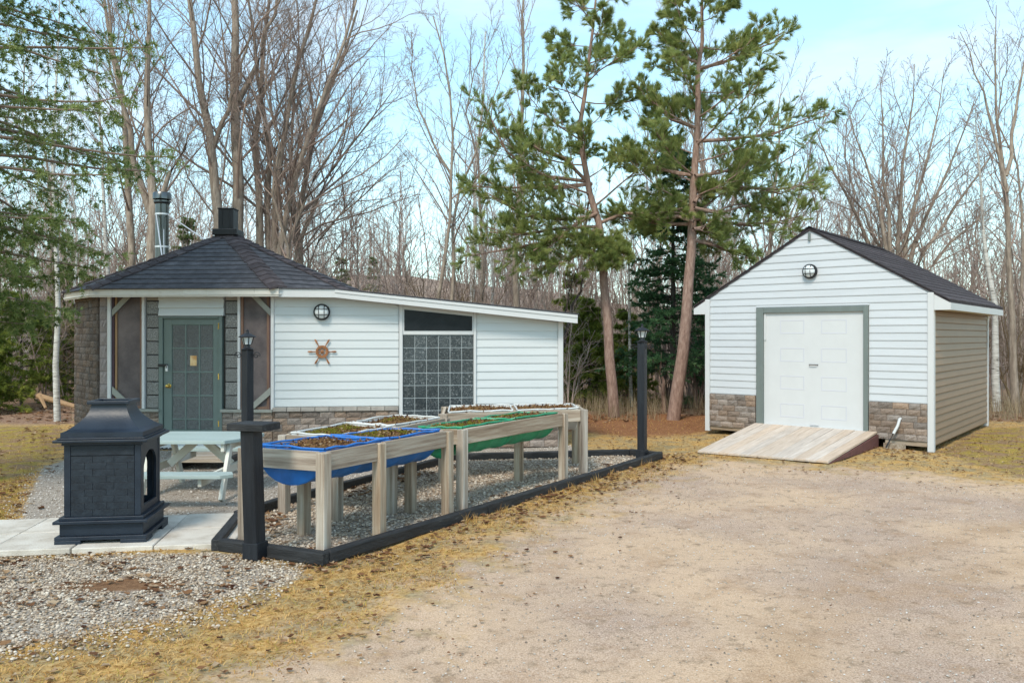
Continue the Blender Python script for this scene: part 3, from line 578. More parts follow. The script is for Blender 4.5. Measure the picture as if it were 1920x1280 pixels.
# faceted roof: eave ring and apex, every course of shingles a strip
def eav(x, Y): p = pt(x, Y); return Vector((p[0], p[1], ROOFZ))
EA, EB, EC = eav(166, 12.6), eav(522, 12.36), eav(655, 13.4); EH = eav(119, 13.85)
AP = Vector((*pt(428, 14.1), 3.40)); ref_ = lambda p: Vector((2*AP.x-p.x, 2*AP.y-p.y, p.z))
ring = [EA, EB, EC, eav(692, 14.35), ref_(EA), ref_(EB), ref_(EC), EH]
roof = MB()
roof.add(ring+[AP], [(i, (i+1) % 8, 8) for i in range(8)]); roofo = roof.build('roof', M_SHING, COT)
NC = 13
for i in range(8):
    a, b = ring[i], ring[(i+1) % 8]; nv = (b-a).cross(AP-a).normalized()
    if nv.z < 0: nv = -nv
    for k in range(NC):
        t0, t1 = k/NC*.985, min(.985, (k+1)/NC*.985+.004); L0, R0_, L1, R1_ = a.lerp(AP, t0), b.lerp(AP, t0), a.lerp(AP, t1), b.lerp(AP, t1)
        ext = (L0-L1).normalized()*(.02 if k == 0 else 0)
        v = [L0+nv*.002+ext, R0_+nv*.002+ext, R0_+nv*.017+ext, L0+nv*.017+ext, L1+nv*.005, R1_+nv*.005]
        MB().add(v, [(0, 1, 2, 3), (3, 2, 5, 4), (0, 3, 4), (1, 5, 2), (0, 4, 5, 1)]).build('shingle_course', M_SHING, roofo)
for i in (0, 1, 2, 7):                           # hip caps
    e = ring[i]; pa, pb = ring[i-1], ring[(i+1) % 8]; d = (AP-e); L = d.length; d.normalize(); n_ = 15
    sa = ((pa-e)-d*(pa-e).dot(d)).normalized(); sb = ((pb-e)-d*(pb-e).dot(d)).normalized(); upv = Vector((0, 0, 1))
    for k in range(n_):
        p = e+d*(L*.97*k/n_)+upv*.045; q = e+d*(L*.97*(k+1)/n_+.03)+upv*.026; w_ = .14*random.uniform(.93, 1.07)
        MB().add([p, p+sa*w_, p+sb*w_, q, q+sa*w_, q+sb*w_, p-upv*.03, p+sa*w_-upv*.03, p+sb*w_-upv*.03], [(0, 3, 4, 1), (0, 2, 5, 3), (0, 1, 7, 6), (0, 6, 8, 2), (1, 4, 7), (2, 8, 5)]).build('hip_cap', M_SHING2, roofo)
# fascia and soffit of the faceted roof
def ringfascia(a, b, m, nseg, parent, z0=2.275, z1=ROOFZ-.004):
    d = (b-a); L = d.length; d.normalize()
    n = Vector((d.y, -d.x, 0)); w = Wall((a.x, a.y), (b.x, b.y))
    for k in range(nseg): w.box('fascia', L*k/nseg+.0015, L*(k+1)/nseg-.0015, z0, z1, -.035, -.012, m, parent)
ringfascia(EH, EA, M_TAN, 4, COT); ringfascia(EA, EB+(EB-EA).normalized()*.0, M_CREAM, 8, COT)
MB().prism([Vector((p.x, p.y, 2.30)) for p in ring], (0, 0, .02)).build('soffit', M_CREAM, COT)
# vent cupola
cup = MB().box(AP+Vector((0, 0, .0)), .40, .40, .10).build('vent_base', M_BLKM, COT, .01)
MB().box(AP+Vector((0, 0, .215)), .25, .25, .33).build('vent_box', M_BLKM, COT, .006)
MB().box(AP+Vector((0, 0, .39)), .27, .27, .02).build('vent_lid', M_BLKM, COT, .004)
for s_ in (-.06, .06): MB().box(AP+Vector((s_, -.128, .215)), .014, .006, .32).build('vent_rib', M_BLKM, COT)
# stove pipe with cap, bands and brace rods
PB = Vector((*pt(304, 16.0), 0)); zP = lambda y: CAMH-(y-HOR)/FPX*16.0
pipe = MB().lathe([(.12, 0), (.12, zP(381))], PB, 24).build('chimney_pipe', M_STEEL, COT, smooth=True)
MB().lathe([(.10, zP(382)), (.15, zP(379)), (.15, zP(377)), (.12, zP(376)), (.165, zP(374)), (.165, zP(364)), (.15, zP(361.5)), (.02, zP(361))], PB, 24).build('rain_cap', M_STEEL, pipe, smooth=True)
MB().lathe([(.128, zP(383)), (.145, zP(381)), (.145, zP(378)), (.128, zP(376.5))], PB, 24).build('collar', M_BLKM, pipe, smooth=True)
for y in (402, 463): MB().lathe([(.123, zP(y+1.6)), (.128, zP(y+1.6)), (.128, zP(y-1.6)), (.123, zP(y-1.6))], PB, 24).build('band', M_ZINC, pipe)
MB().tube([V(316, 403, 15.95), V(388, 452, 14.6)], .011, 6).build('brace_rod', M_ZINC, pipe)
MB().tube([V(293, 402, 15.85), V(304, 482, 14.7)], .011, 6).build('brace_rod', M_ZINC, pipe)
MB().tube([V(307, 430, 15.86), V(307.5, 480, 15.3)], .007, 6).build('brace_rod', M_ZINC, pipe)

# wall lights
def bulkhead(w, x, y, off, r, label):
    u, z = w.px(x, y); c = w.P(u, z, off); t = thing('bulkhead_light', c, label, 'wall light', 'round bulkhead lights')
    MB().lathe([(r*1.0, 0), (r*1.0, .05), (r*.9, .065), (r*.84, .06)], c, 28, w.n).build('housing', M_BLKM, t, smooth=True)
    MB().lathe([(r*.84, .045), (r*.8, .075), (r*.62, .095), (r*.35, .108), (.005, .112)], c, 28, w.n).build('glass_dome', M_LAMPG, t, smooth=True)
    for s_ in (-.33, .33):
        h = r*math.sqrt(1-s_*s_)*.93
        for v in (0, 1):
            A = lambda a, b, o: c+(w.u*a+w.z*b if v else w.u*b+w.z*a)+w.n*o
            MB().tube([A(s_*r, -h, .06), A(s_*r, -h*.7, .1), A(s_*r, 0, .118), A(s_*r, h*.7, .1), A(s_*r, h, .06)], .0055, 5).build('guard_bar', M_BLKM, t)
    return t
bulkhead(W2, 604, 585, .02, .122, 'round black caged light on the cottage wall above the ship wheel')
# ship wheel
u, z = W2.px(604.5, 659); c = W2.P(u, z, .03); sw = thing('ship_wheel', c, 'small brown wooden ship wheel hung on the white cottage siding', 'ship wheel')
def ring_part(r0, r1, o0, o1, n=24):
    b = MB(); v = []
    for k in range(n):
        a = 2*math.pi*k/n; e = W2.u*math.cos(a)+W2.z*math.sin(a); v += [c+e*r0+W2.n*o0, c+e*r1+W2.n*o0, c+e*r1+W2.n*o1, c+e*r0+W2.n*o1]
    f = []
    for k in range(n):
        i, j = 4*k, 4*((k+1) % n)
        for q in range(4): f.append((i+q, i+(q+1) % 4, j+(q+1) % 4, j+q))
    return b.add(v, f)
ring_part(.068, .094, 0, .022).build('rim', M_WHEEL, sw, smooth=True); ring_part(.055, .068, .004, .016).build('inner_rim', M_WHEEL, sw)
MB().lathe([(.026, 0), (.026, .018), (.014, .024), (.004, .026)], c, 14, W2.n).build('hub', M_WHEEL, sw, smooth=True)
for k in range(6):
    a = k*math.pi/3; e = W2.u*math.cos(a)+W2.z*math.sin(a)
    MB().lathe([(.006, .02), (.007, .06), (.010, .075), (.007, .095), (.008, .11), (.007, .13), (.012, .15), (.014, .185), (.009, .205), (.003, .212)], c+W2.n*.012, 8, e).build('spoke', M_WHEEL, sw, smooth=True)

# door step
st = thing('door_step', (*pt(365, 11.3), 0), 'low weathered wooden step in front of the green door', 'step')
for k in range(5): a, b = V(326, 863, 10.98+.19*k), V(402, 863, 10.98+.19*k); beam('plank', (a.x, a.y, .105), (b.x+.15, b.y, .105), .175, .035, M_WOOD, st)
for x in (-4.28, -3.75): MB().box((x, 11.4, .044), .08, .85, .086).build('sleeper', M_BLACKT, st)
mt = thing('door_mat', (*pt(362, 12.2), .13), 'pale lattice mat lying before the green door', 'door mat')
for k in range(15): a = -5.0+k*.062; beam('slat', (a, 11.95, .135), (a+.0, 12.5, .135), .016, .01, M_TRIM, mt, 0)
for k in range(7): beam('cross_slat', (-5.02, 11.97+k*.085, .147), (-4.12, 11.97+k*.085, .147), .014, .008, M_TRIM, mt, 0)

# ------------------------------------------------------------------ shed
SN = Vector((6.2, 12.6, 0)); FD = Vector((-.749, .6626, 0)).normalized(); SDV = Vector((.616, .788, 0)).normalized()
FW, SL = 3.674, 4.55
SLc = SN+FD*FW
SHED = thing('shed', (SN+SLc)/2, 'white gabled shed with roll-up door, beige side wall and stone skirt', 'shed')
F = Wall((SLc.x, SLc.y), (SN.x, SN.y)); B = Wall((SN.x, SN.y), ((SN+SDV*SL).x, (SN+SDV*SL).y))
EZ, RZ = 2.34, 3.41; sl_ = (RZ-EZ)/(FW/2)
STZ = .70
rake = lambda z: 0 if z <= EZ else (z-EZ)/sl_
F.poly('wall', [(.0, .16), (FW, .16), (FW, EZ), (FW/2, RZ), (0, EZ)], -.12, -.004, M_TRIM, SHED)
B.box('wall', .125, SL, .06, EZ-.14, -.12, -.004, M_BEIGE, SHED)
lw = Wall((SLc+SDV*SL).xy, SLc.xy); lw.box('wall', 0, SL-.125, .06, EZ-.14, -.12, 0, M_BEIGE, SHED)
bw_ = Wall((SN+SDV*SL).xy, (SLc+SDV*SL).xy); bw_.poly('wall', [(.13, .06), (FW-.13, .06), (FW-.13, EZ-.14), (FW/2, RZ-.1), (.13, EZ-.14)], -.12, 0, M_BEIGE, SHED)
du0, du1 = u_(F, 1419.5), u_(F, 1629); dz1 = F.px(1525, 575.5)[1]; dz0 = .225
iu0, iu1 = u_(F, 1433), u_(F, 1619.5); iz1 = dz1-.085
cs = .1165; k = 0
nlow = int(round((EZ-STZ)/cs)); zt_ = STZ
while zt_ < RZ-.05:
    z0, z1 = zt_, min(zt_+cs, RZ-.02); a0, a1 = rake(z0), rake(z1); L0, L1 = max(.055, a0+.015), max(.055, a1+.012)
    if z0 < dz1-.03:
        F.siding('siding_board', .055, du0-.012, .055, du0-.012, z0, z1, M_SIDE2, SHED); F.siding('siding_board', du1+.012, FW-.055, du1+.012, FW-.055, z0, z1, M_SIDE2, SHED)
        if z1 > dz1+.012: F.siding('siding_board', du0-.011, du1+.011, du0-.011, du1+.011, dz1+.012, z1, M_SIDE2, SHED)
    else: F.siding('siding_board', L0, FW-L0, min(L1, FW/2-.01), max(FW-L1, FW/2+.01), z0, z1, M_SIDE2, SHED)
    zt_ += cs
for a, b, z0 in ((-.035, .052, .04), (FW-.052, FW+.035, -.01)): F.box('corner_post', a, b, z0, EZ+.005, -.05, .035, M_TRIM, SHED, .004)
stonework(F, .06, du0-.014, .13, STZ-.004, .098, .2, M_STONE, SHED, 21, off=-.002, th=.06)
stonework(F, du1+.014, FW-.055, .135, STZ-.004, .098, .2, M_STONE, SHED, 22, off=-.002, th=.06)
F.box('skirt_board', .06, du0, .07, .128, -.06, .02, M_WOOD, SHED, .004); F.box('skirt_board', du1+.25, FW-.06, .06, .13, -.06, .02, M_WOOD, SHED, .004)
# door frame and sectional door
for a, b in ((du0, iu0-.004), (iu1+.004, du1)): F.box('door_frame', a, b, .19, dz1, -.06, .04, M_SHGREEN, SHED, .005)
F.box('door_frame', iu0-.003, iu1+.003, iz1, dz1-.002, -.06, .038, M_SHGREEN, SHED, .005)
F.box('stop_strip', iu0+.0, iu0+.035, iz1-.45, iz1-.002, -.05, .012, M_TRIM, SHED)
F.box('threshold', iu0, iu1, .19, .235, -.06, .05, M_TRIM, SHED)
gdr = F.box('garage_door', iu0+.001, iu1-.001, dz0+.02, iz1-.002, -.055, -.03, M_GDOOR, SHED)
nsec = 4; sh = (iz1-dz0-.03)/nsec; W_ = iu1-iu0
for k in range(nsec):
    z0 = dz0+.025+k*sh; sec = F.box('door_section', iu0+.004, iu1-.004, z0+.006, z0+sh-.006, -.029, -.014, M_GDOOR, gdr, .003)
    for i in range(2):                           # embossed panels: a sunk border with a raised field
        a = iu0+W_*(.16+.42*i); b = a+W_*.27; zc0, zc1 = z0+sh*.22, z0+sh*.78
        v = []; 
        for s_, o in ((0, -.0138), (.016, -.0025), (.03, -.0025), (.06, -.0126)): v += [F.P(a+s_, zc0+s_, o), F.P(b-s_, zc0+s_, o), F.P(b-s_, zc1-s_, o), F.P(a+s_, zc1-s_, o)]
        f = [(4*q+r, 4*q+(r+1) % 4, 4*q+4+(r+1) % 4, 4*q+4+r) for q in range(3) for r in range(4)]+[(12, 13, 14, 15)]
        MB().add(v, f).build('raised_panel', M_GDOOR, gdr)
hu, hz_ = F.px(1525.5, 683.5); MB().tube([F.P(hu-.07, hz_, -.012), F.P(hu-.06, hz_, .03), F.P(hu+.06, hz_, .03), F.P(hu+.07, hz_, -.012)], .008, 6).build('handle', M_BLKM, gdr)
hu, hz_ = F.px(1527, 793); F.box('bottom_handle', hu-.07, hu+.07, dz0+.03, dz0+.05, -.012, .012, M_ZINC, gdr, .004)
F.box('bottom_seal', iu0+.01, iu1-.01, dz0+.004, dz0+.0195, -.05, -.01, M_BLKM, gdr)
# beige side wall
zt_ = .075; k = 0
while zt_ < EZ-.25:
    z1 = min(zt_+.1075, EZ-.2); B.siding('siding_board', .04, SL-.05, .04, SL-.05, zt_, z1, M_BEIGE, SHED, .018); zt_ += .1075
B.box('corner_post', SL-.045, SL+.045, .0, EZ-.2, -.05, .03, M_TRIM, SHED, .004)
B.box('rear_annex', SL+.05, SL+.75, .12, 2.0, -.6, -.12, M_BEIGE, SHED)
for k in range(16): B.siding('siding_board', SL+.05, SL+.71, SL+.05, SL+.71, .14+k*.115, .14+(k+1)*.115, M_BEIGE, SHED, .015) if False else B.box('siding_board', SL+.06, SL+.71, .145+k*.115, .145+(k+1)*.115-.006, -.118, -.105, M_BEIGE, SHED)
B.box('corner_post', SL+.712, SL+.78, .05, 2.0, -.2, -.09, M_TRIM, SHED, .004)
# gable roof
OVE = .25; ez0 = EZ-OVE*sl_
UP = Vector((0, 0, 1))
for sgn in (-1, 1):                              # slab of each slope, then courses
    cx = FW/2; eu = FW+OVE if sgn > 0 else -OVE
    def RP(u, d, h=0): return F.P(u, RZ-abs(u-cx)*sl_, .03-d)+UP*h if True else None
    ax = SDV*1.0
    def Q(t, d, h): u = cx+(eu-cx)*t; p = F.o+F.u*u+F.n*.03+UP*(RZ-abs(u-cx)*sl_+h)+SDV*d; return p
    slab = MB().add([Q(0, 0, .0), Q(1, 0, .0), Q(1, SL+.15, .0), Q(0, SL+.15, .0), Q(0, 0, .035), Q(1, 0, .035), Q(1, SL+.15, .035), Q(0, SL+.15, .035)], [(0, 1, 2, 3), (7, 6, 5, 4), (0, 4, 5, 1), (1, 5, 6, 2), (2, 6, 7, 3), (0, 3, 7, 4)]).build('roof', M_SHING2, SHED)
    n_ = 16
    for k in range(n_):
        t1, t0 = k/n_, (k+1)/n_+.002
        e0, e1 = -.02, SL+.17
        v = [Q(t0, e0, .036), Q(t0, e1, .036), Q(t0, e1, .052), Q(t0, e0, .052), Q(t1, e0, .039), Q(t1, e1, .039)]
        MB().add(v, [(0, 1, 2, 3), (3, 2, 5, 4), (0, 3, 4), (1, 5, 2), (0, 4, 5, 1)]).build('shingle_course', M_SHING2, slab)
for k in range(20):
    d0, d1 = SL*k/20-.02, SL*(k+1)/20+.03; v = []
    cx = FW/2
    def Q2(du, d, h): return F.o+F.u*(cx+du)+F.n*.03+UP*(RZ-abs(du)*sl_+h)+SDV*d
    v = [Q2(-.13, d0, .065), Q2(0, d0, .07), Q2(.13, d0, .065), Q2(-.13, d1, .056), Q2(0, d1, .06), Q2(.13, d1, .056)]
    MB().add(v, [(0, 1, 4, 3), (1, 2, 5, 4)]).build('ridge_cap', M_SHING2, SHED)
# eave boxes and fascia
for sgn, u0, u1 in ((1, FW+.037, FW+OVE), (-1, -OVE, -.037)):
    top = lambda u: RZ-abs(u-FW/2)*sl_-.004
    F.poly('eave_return', [(u0, 2.085), (u1, 2.085), (u1, top(u1)), (u0, top(u0))], -.02, .028, M_TRIM, SHED)
    w = Wall((F.P(u1, 0, .025) if sgn > 0 else F.P(u0, 0, .025)+SDV*SL).xy, (F.P(u1, 0, .025)+SDV*(SL+.15) if sgn > 0 else F.P(u0, 0, .025)).xy)
    uu = u1 if sgn > 0 else u0
    w.box('fascia', .0, w.L, 2.085, top(uu)-.002, -.02, .012, M_TRIM, SHED)
    p = F.P(u0, 2.087, -.021) if sgn > 0 else F.P(u0+.022, 2.087, -.021); q = F.P(u1-.022, 2.087, -.021) if sgn > 0 else F.P(u1, 2.087, -.021)
    MB().prism([p, q, q+SDV*(SL+.1), p+SDV*(SL+.1)], (0, 0, .012)).build('soffit', M_CREAM, SHED)
hb = F.px(1518, 436); F.box('hook_bracket', FW/2-.016, FW/2+.022, RZ-.17, RZ-.04, .022, .05, M_SHGREEN, SHED, .004)
bulkhead(F, 1520.5, 509, .022, .118, 'round black caged light high on the shed gable')
# pipe by the shed
hs = thing('drain_hose', G(1672, 835), 'white curved pipe with black hose end poking out of the shed stones', 'hose')
pp = [F.P(*F.px(1690, 784), .05)-F.n*.02, F.P(*F.px(1690, 785), .085), F.P(*F.px(1688, 797), .12), F.P(*F.px(1682, 811), .17)]
MB().tube(pp, [.02, .022, .022, .022], 10).build('white_pipe', M_TRIM, hs, smooth=True)
MB().tube([F.P(*F.px(1682, 810), .17), F.P(*F.px(1676, 824), .2), F.P(*F.px(1671, 836), .24)], .012, 8).build('black_hose', M_BLKM, hs, smooth=True)

# ramp
TL, TR = Vector((4.095, 14.40, .222)), Vector((5.60, 13.07, .222)); BL, BR = G(1308, 849), G(1553, 869)
BL.z = BR.z = .02
RAMP = thing('ramp', (TL+TR+BL+BR)/4-Vector((0, 0, .1)), 'worn wooden plank ramp leading up to the shed door', 'ramp')
npl = 12
for k in range(npl):
    a, b = k/npl, (k+1)/npl; g = .006
    p = [TL.lerp(TR, a+.003), TL.lerp(TR, b-.003), BL.lerp(BR, b-.003), BL.lerp(BR, a+.003)]
    c0 = (p[0]+p[1])/2; c1 = (p[2]+p[3])/2
    beam('plank', c1, c0+Vector((0, 0, random.uniform(-.003, .003))), ((p[0]-p[1]).length+(p[2]-p[3]).length)/2*.86 if False else (TR-TL).length/npl*.93, .032, M_RAMP, RAMP, .004)
for s_, (a, b) in enumerate(((TL, BL), (TR, BR))):
    dz = Vector((0, 0, -.03)); d = (a-b).normalized(); sd2 = (TR-TL).normalized()*(-.02 if s_ else .02)
    MB().prism([b+sd2+Vector((0, 0, -.02)), a+sd2+dz, Vector((a.x, a.y, .0))+sd2], (TR-TL).normalized()*(.035 if s_ else -.035)).build('stringer', M_RED, RAMP)
MB().box((TR.x+.16, TR.y-.22, .04), .09, .3, .09, (Vector((.8, .6, 0)), Vector((-.6, .8, 0)), Vector((0, 0, 1)))).build('support_block', M_WOOD, RAMP)

# ------------------------------------------------------------------ planters and tubs
def half_tub(name, p0, p1, h0, h1, dep, zc, m, label, moss, seed):
    """half barrel lying along p0->p1, half-width vectors h0,h1 at its ends, open at the top"""
    p0, p1, h0, h1 = Vector(p0), Vector(p1), Vector(h0), Vector(h1); ax = (p1-p0); L = ax.length; ax.normalize(); c0 = (p0+p1)/2
    t = thing(name, Vector((c0.x, c0.y, zc-dep)), label, 'tub', 'half-barrel tubs')
    HV = lambda s_: h0.lerp(h1, min(1, max(0, s_/L+.5)))
    n = 14; prof = [(-L/2, .95), (-L/2+.012, 1.0), (-L/2+.03, 1.0), (-L/2+.045, .97), (-L/6-.02, .985), (-L/6, 1.01), (-L/6+.02, .985), (L/6-.02, .985), (L/6, 1.01), (L/6+.02, .985), (L/2-.045, .97), (L/2-.03, 1.0), (L/2-.012, 1.0), (L/2, .95)]
    def shell(sc):
        v = []
        for s_, k in prof:
            for i in range(n+1):
                a = math.pi*i/n; v.append(Vector((c0.x, c0.y, zc))+ax*s_*(1 if sc == 1 else .985)+HV(s_)*(k*sc*math.cos(a))+Vector((0, 0, -dep*k*sc*math.sin(a))))
        return v
    vo, vi = shell(1), shell(.975); K = len(prof); f = []; no = len(vo); st_ = n+1
    for j in range(K-1):
        for i in range(n):
            q = (j*st_+i, j*st_+i+1, (j+1)*st_+i+1, (j+1)*st_+i); f.append(q); f.append(tuple(no+x for x in q[::-1]))
    for j in range(K-1):
        for i in (0, n): f.append((j*st_+i, (j+1)*st_+i, no+(j+1)*st_+i, no+j*st_+i))
    for j in (0, K-1):
        f.append(tuple(j*st_+i for i in range(n+1))); f.append(tuple(no+j*st_+i for i in range(n+1)))
    b = MB(); b.add(vo+vi, f); me = b.build('shell', m, t, smooth=True)
    rg = random.Random(seed); lip = []           # rolled lip
    for s_, e in ((-1, -1), (-1, 1), (1, 1), (1, -1), (-1, -1)): lip.append(Vector((c0.x, c0.y, zc+.006))+ax*(s_*L/2*.99)+HV(s_*L/2)*(e*.98))
    pts = []
    for a_, b_ in zip(lip[:-1], lip[1:]):
        for q in range(6): pts.append(a_.lerp(b_, q/6)+Vector((0, 0, rg.uniform(-.004, .012))))
    pts.append(pts[0]); MB().tube(pts, .010, 6, False).build('lip', m, t, smooth=True)
    sd2 = (HV(0)).normalized(); rad = HV(0).length
    # soil, uneven
    nx2, ny2 = 26, 14; v = []
    for j in range(ny2+1):
        for i in range(nx2+1):
            s_ = (i/nx2-.5)*L*.975; e = (j/ny2-.5)*2*rad*.965; h = zc-.010-.010*(e/(rad*.97))**4-.010*(2*s_/L)**6+.014*math.sin(s_*7+seed)*math.cos(e*9+seed*2)+rg.uniform(-.012, .016)
            v.append(Vector((c0.x, c0.y, h))+ax*s_+HV(s_)*(e/rad))
    f = [(j*(nx2+1)+i, j*(nx2+1)+i+1, (j+1)*(nx2+1)+i+1, (j+1)*(nx2+1)+i) for j in range(ny2) for i in range(nx2)]
    so_ = MB().add(v, f).build('soil', M_SOIL, t, smooth=True)
    r2 = np.random.default_rng(seed); cen = np.array(v, float)
    if moss:
        cc = r2.uniform(-.5, .5, (moss, 2)); pp_ = []
        for q in cc: pp_.append(np.c_[q[0]*L*.8+r2.normal(0, .07, 260), q[1]*rad*1.5+r2.normal(0, .04, 260)])
        pp_ = np.concatenate(pp_); pp_ = pp_[(abs(pp_[:, 0]) < L*.46) & (abs(pp_[:, 1]) < rad*.88)]
        h = zc-.010+.014*np.sin(pp_[:, 0]*7+seed)*np.cos(pp_[:, 1]*9+seed*2)
        P = np.c_[c0.x+ax.x*pp_[:, 0]+sd2.x*pp_[:, 1], c0.y+ax.y*pp_[:, 0]+sd2.y*pp_[:, 1], h]
        vv, ff, tn = needles(P, np.tile([0, 0, 1.], (len(P), 1)), 4, .022, (0, 60), .004, r2, r2.uniform(.1, .9, len(P)))
        o = put('moss', fastmesh('moss', vv, ff, M_MOSS, tone=tn), t); o['kind'] = 'stuff'
    # clods
    P = cen[r2.integers(0, len(cen), 380)]+np.c_[r2.normal(0, .012, (380, 2)), r2.uniform(0, .012, 380)]
    vv, ff, tn = needles(P, r2.normal(0, 1, (380, 3)), 3, .03, (0, 90), .007, r2, r2.uniform(0, .8, 380))
    o = put('bark_chips', fastmesh('chips', vv, ff, M_LEAF, tone=tn), t); o['kind'] = 'stuff'
    return t
def planter(a, b, c, d, z, label, mids=((), ()), rh=.15, cross=True):
    """a,b front side, d,c back side; ground corners"""
    a, b, c, d = [Vector((p[0], p[1], 0)) for p in (a, b, c, d)]; Z = Vector((0, 0, 1)); cen = (a+b+c+d)/4
    t = thing('planter_frame', cen, label, 'planter frame', 'raised planter frames'); lp = .088
    for p in (a, b, c, d): e = (cen-p).normalized()*.0; beam('leg', p+e-Z*.02, p+e+Z*(z-.004), lp, lp, M_WOOD, t, .006, up=((b-a).normalized()))
    for k, (p, q) in enumerate(((a, b), (d, c))):
        for s_ in mids[k]: m_ = p.lerp(q, s_); beam('leg', m_-Z*.02, m_+Z*(z-.006), lp, lp, M_WOOD, t, .006, up=((b-a).normalized()))
    zc = z-rh/2; la = (b-a).normalized(); sa = (d-a).normalized(); h = lp/2
    for p, q, o in ((a, b, -1), (d, c, 1)):      # long rails between legs
        stops = [0]+sorted(mids[0 if p == a else 1])+[1]
        for s0, s1 in zip(stops[:-1], stops[1:]): beam('rail', p.lerp(q, s0)+la*(h+.002)+Z*zc, p.lerp(q, s1)-la*(h+.002)+Z*zc, .038, rh, M_WOOD, t, .004)
    for p, q in ((a, d), (b, c)): beam('rail', p+sa*(h+.002)+Z*(zc), q-sa*(h+.002)+Z*(zc), .038, rh, M_WOOD, t, .004)
    if cross: beam('divider', a.lerp(b, .5)+sa*.04+Z*(z-.045), d.lerp(c, .5)-sa*.04+Z*(z-.045), .038, .07, M_WOOD, t, .004)
    return t, (a, b, c, d)
def tubs_in(cs, z, m, kind, labels, seed, moss):
    a, b, c, d = cs; m0, m1 = a.lerp(d, .5), b.lerp(c, .5); L = (m1-m0).length; u = (m1-m0).normalized()
    ha, hb = (d-a)/2, (c-b)/2; ha = ha.normalized()*(ha.length-.035); hb = hb.normalized()*(hb.length-.035)
    for k in range(2):
        s0, s1 = (.06 if k == 0 else L/2+.025), (L/2-.025 if k == 0 else L-.06)
        half_tub(kind, m0+u*s0, m0+u*s1, ha.lerp(hb, s0/L), ha.lerp(hb, s1/L), .30, z+.004, m, labels[k], moss[k], seed+k)
P1, c1 = planter((-1.464, 6.63), (-.615, 8.13), (-1.17, 8.27), (-2.165, 6.93), .80, 'weathered wood planter frame carrying the blue tubs, nearest the camera', ((.40,), (.36,)))
tubs_in(c1, .80, M_BLUE, 'blue_tub', ('blue half-barrel tub nearest the camera beside the black post', 'blue half-barrel tub at the far end of its frame, next to the green tubs'), 41, (0, 7))
P2, c2 = planter((-.49, 8.37), (.606, 10.1), (.08, 10.14), (-.99, 8.33), .79, 'weathered wood planter frame carrying the green tubs')
tubs_in(c2, .79, M_GRNP, 'green_tub', ('green half-barrel tub at the near end of its frame', 'green half-barrel tub at the far end of its frame'), 51, (10, 5))
P3, c3 = planter((-1.62, 7.9), (-.775, 9.9), (-1.42, 10.2), (-2.2, 8.24), .752, 'weathered wood planter frame with white tubs between blue tubs and cottage')
tubs_in(c3, .752, M_WHTP, 'white_tub', ('mossy white half-barrel tub at the left end, behind the blue tubs', 'white half-barrel tub below the ship wheel side of the wall'), 61, (12, 2))
P4, c4 = planter((-.81, 9.98), (.886, 10.6), (.85, 11.33), (-.86, 11.0), .795, 'weathered wood planter frame with white tubs at the back, before the glass blocks')
tubs_in(c4, .795, M_WHTP, 'white_tub', ('white half-barrel tub in front of the glass block window', 'white half-barrel tub at the far right end of the planters'), 71, (0, 0))

# black timber edging round the bed
ED = thing('bed_edging', EDGE[0], 'black painted timber edging around the gravel planter bed', 'edging')
for i in range(len(EDGE)):
    p, q = EDGE[i].copy(), EDGE[(i+1) % len(EDGE)].copy(); L = (q-p).length; n_ = max(1, round(L/2.4)); d = (q-p)/L
    for k in range(n_):
        a, b = p+d*(L*k/n_+(.045 if k == 0 else .004)), p+d*(L*(k+1)/n_-(-.04 if k == n_-1 else .004))
        a.z = .036+random.uniform(-.006, .006); b.z = .036+random.uniform(-.006, .006); beam('timber', a, b, .082, .10, M_BLACKT, ED, .014)

# black post with shelf
pb, ptp = G(479, 1046), V(471, 806, 6.47)
PS = thing('shelf_post', pb, 'thick black wooden post topped by a flat shelf board, nearest the camera', 'post')
beam('post', (pb.x, pb.y, -.03), (ptp.x, ptp.y, ptp.z), .118, .118, M_BLACKP, PS, .008, up=(.35, .94, 0))
beam('base_sleeve', (pb.x, pb.y, 0.0), (pb.x-.002, pb.y, .13), .14, .14, M_BLACKP, PS, .006, up=(.35, .94, 0))
c = ptp+Vector((.01, .03, .026)); e1, e2 = Vector((.985, .17, 0)), Vector((-.17, .985, 0)); e1 = Vector((.96, -.28, 0)); e2 = Vector((.28, .96, 0))
o = put('shelf', fastmesh('shelf', [tuple(v) for v in MB().box((0, 0, 0), .31, .25, .055).v], MB().box((0, 0, 0), .3, .25, .055).f, M_BLACKT), PS, axes_mat(c, e1, e2, Vector((0, 0, 1))))
q = o.modifiers.new('bevel', 'BEVEL'); q.width = .005

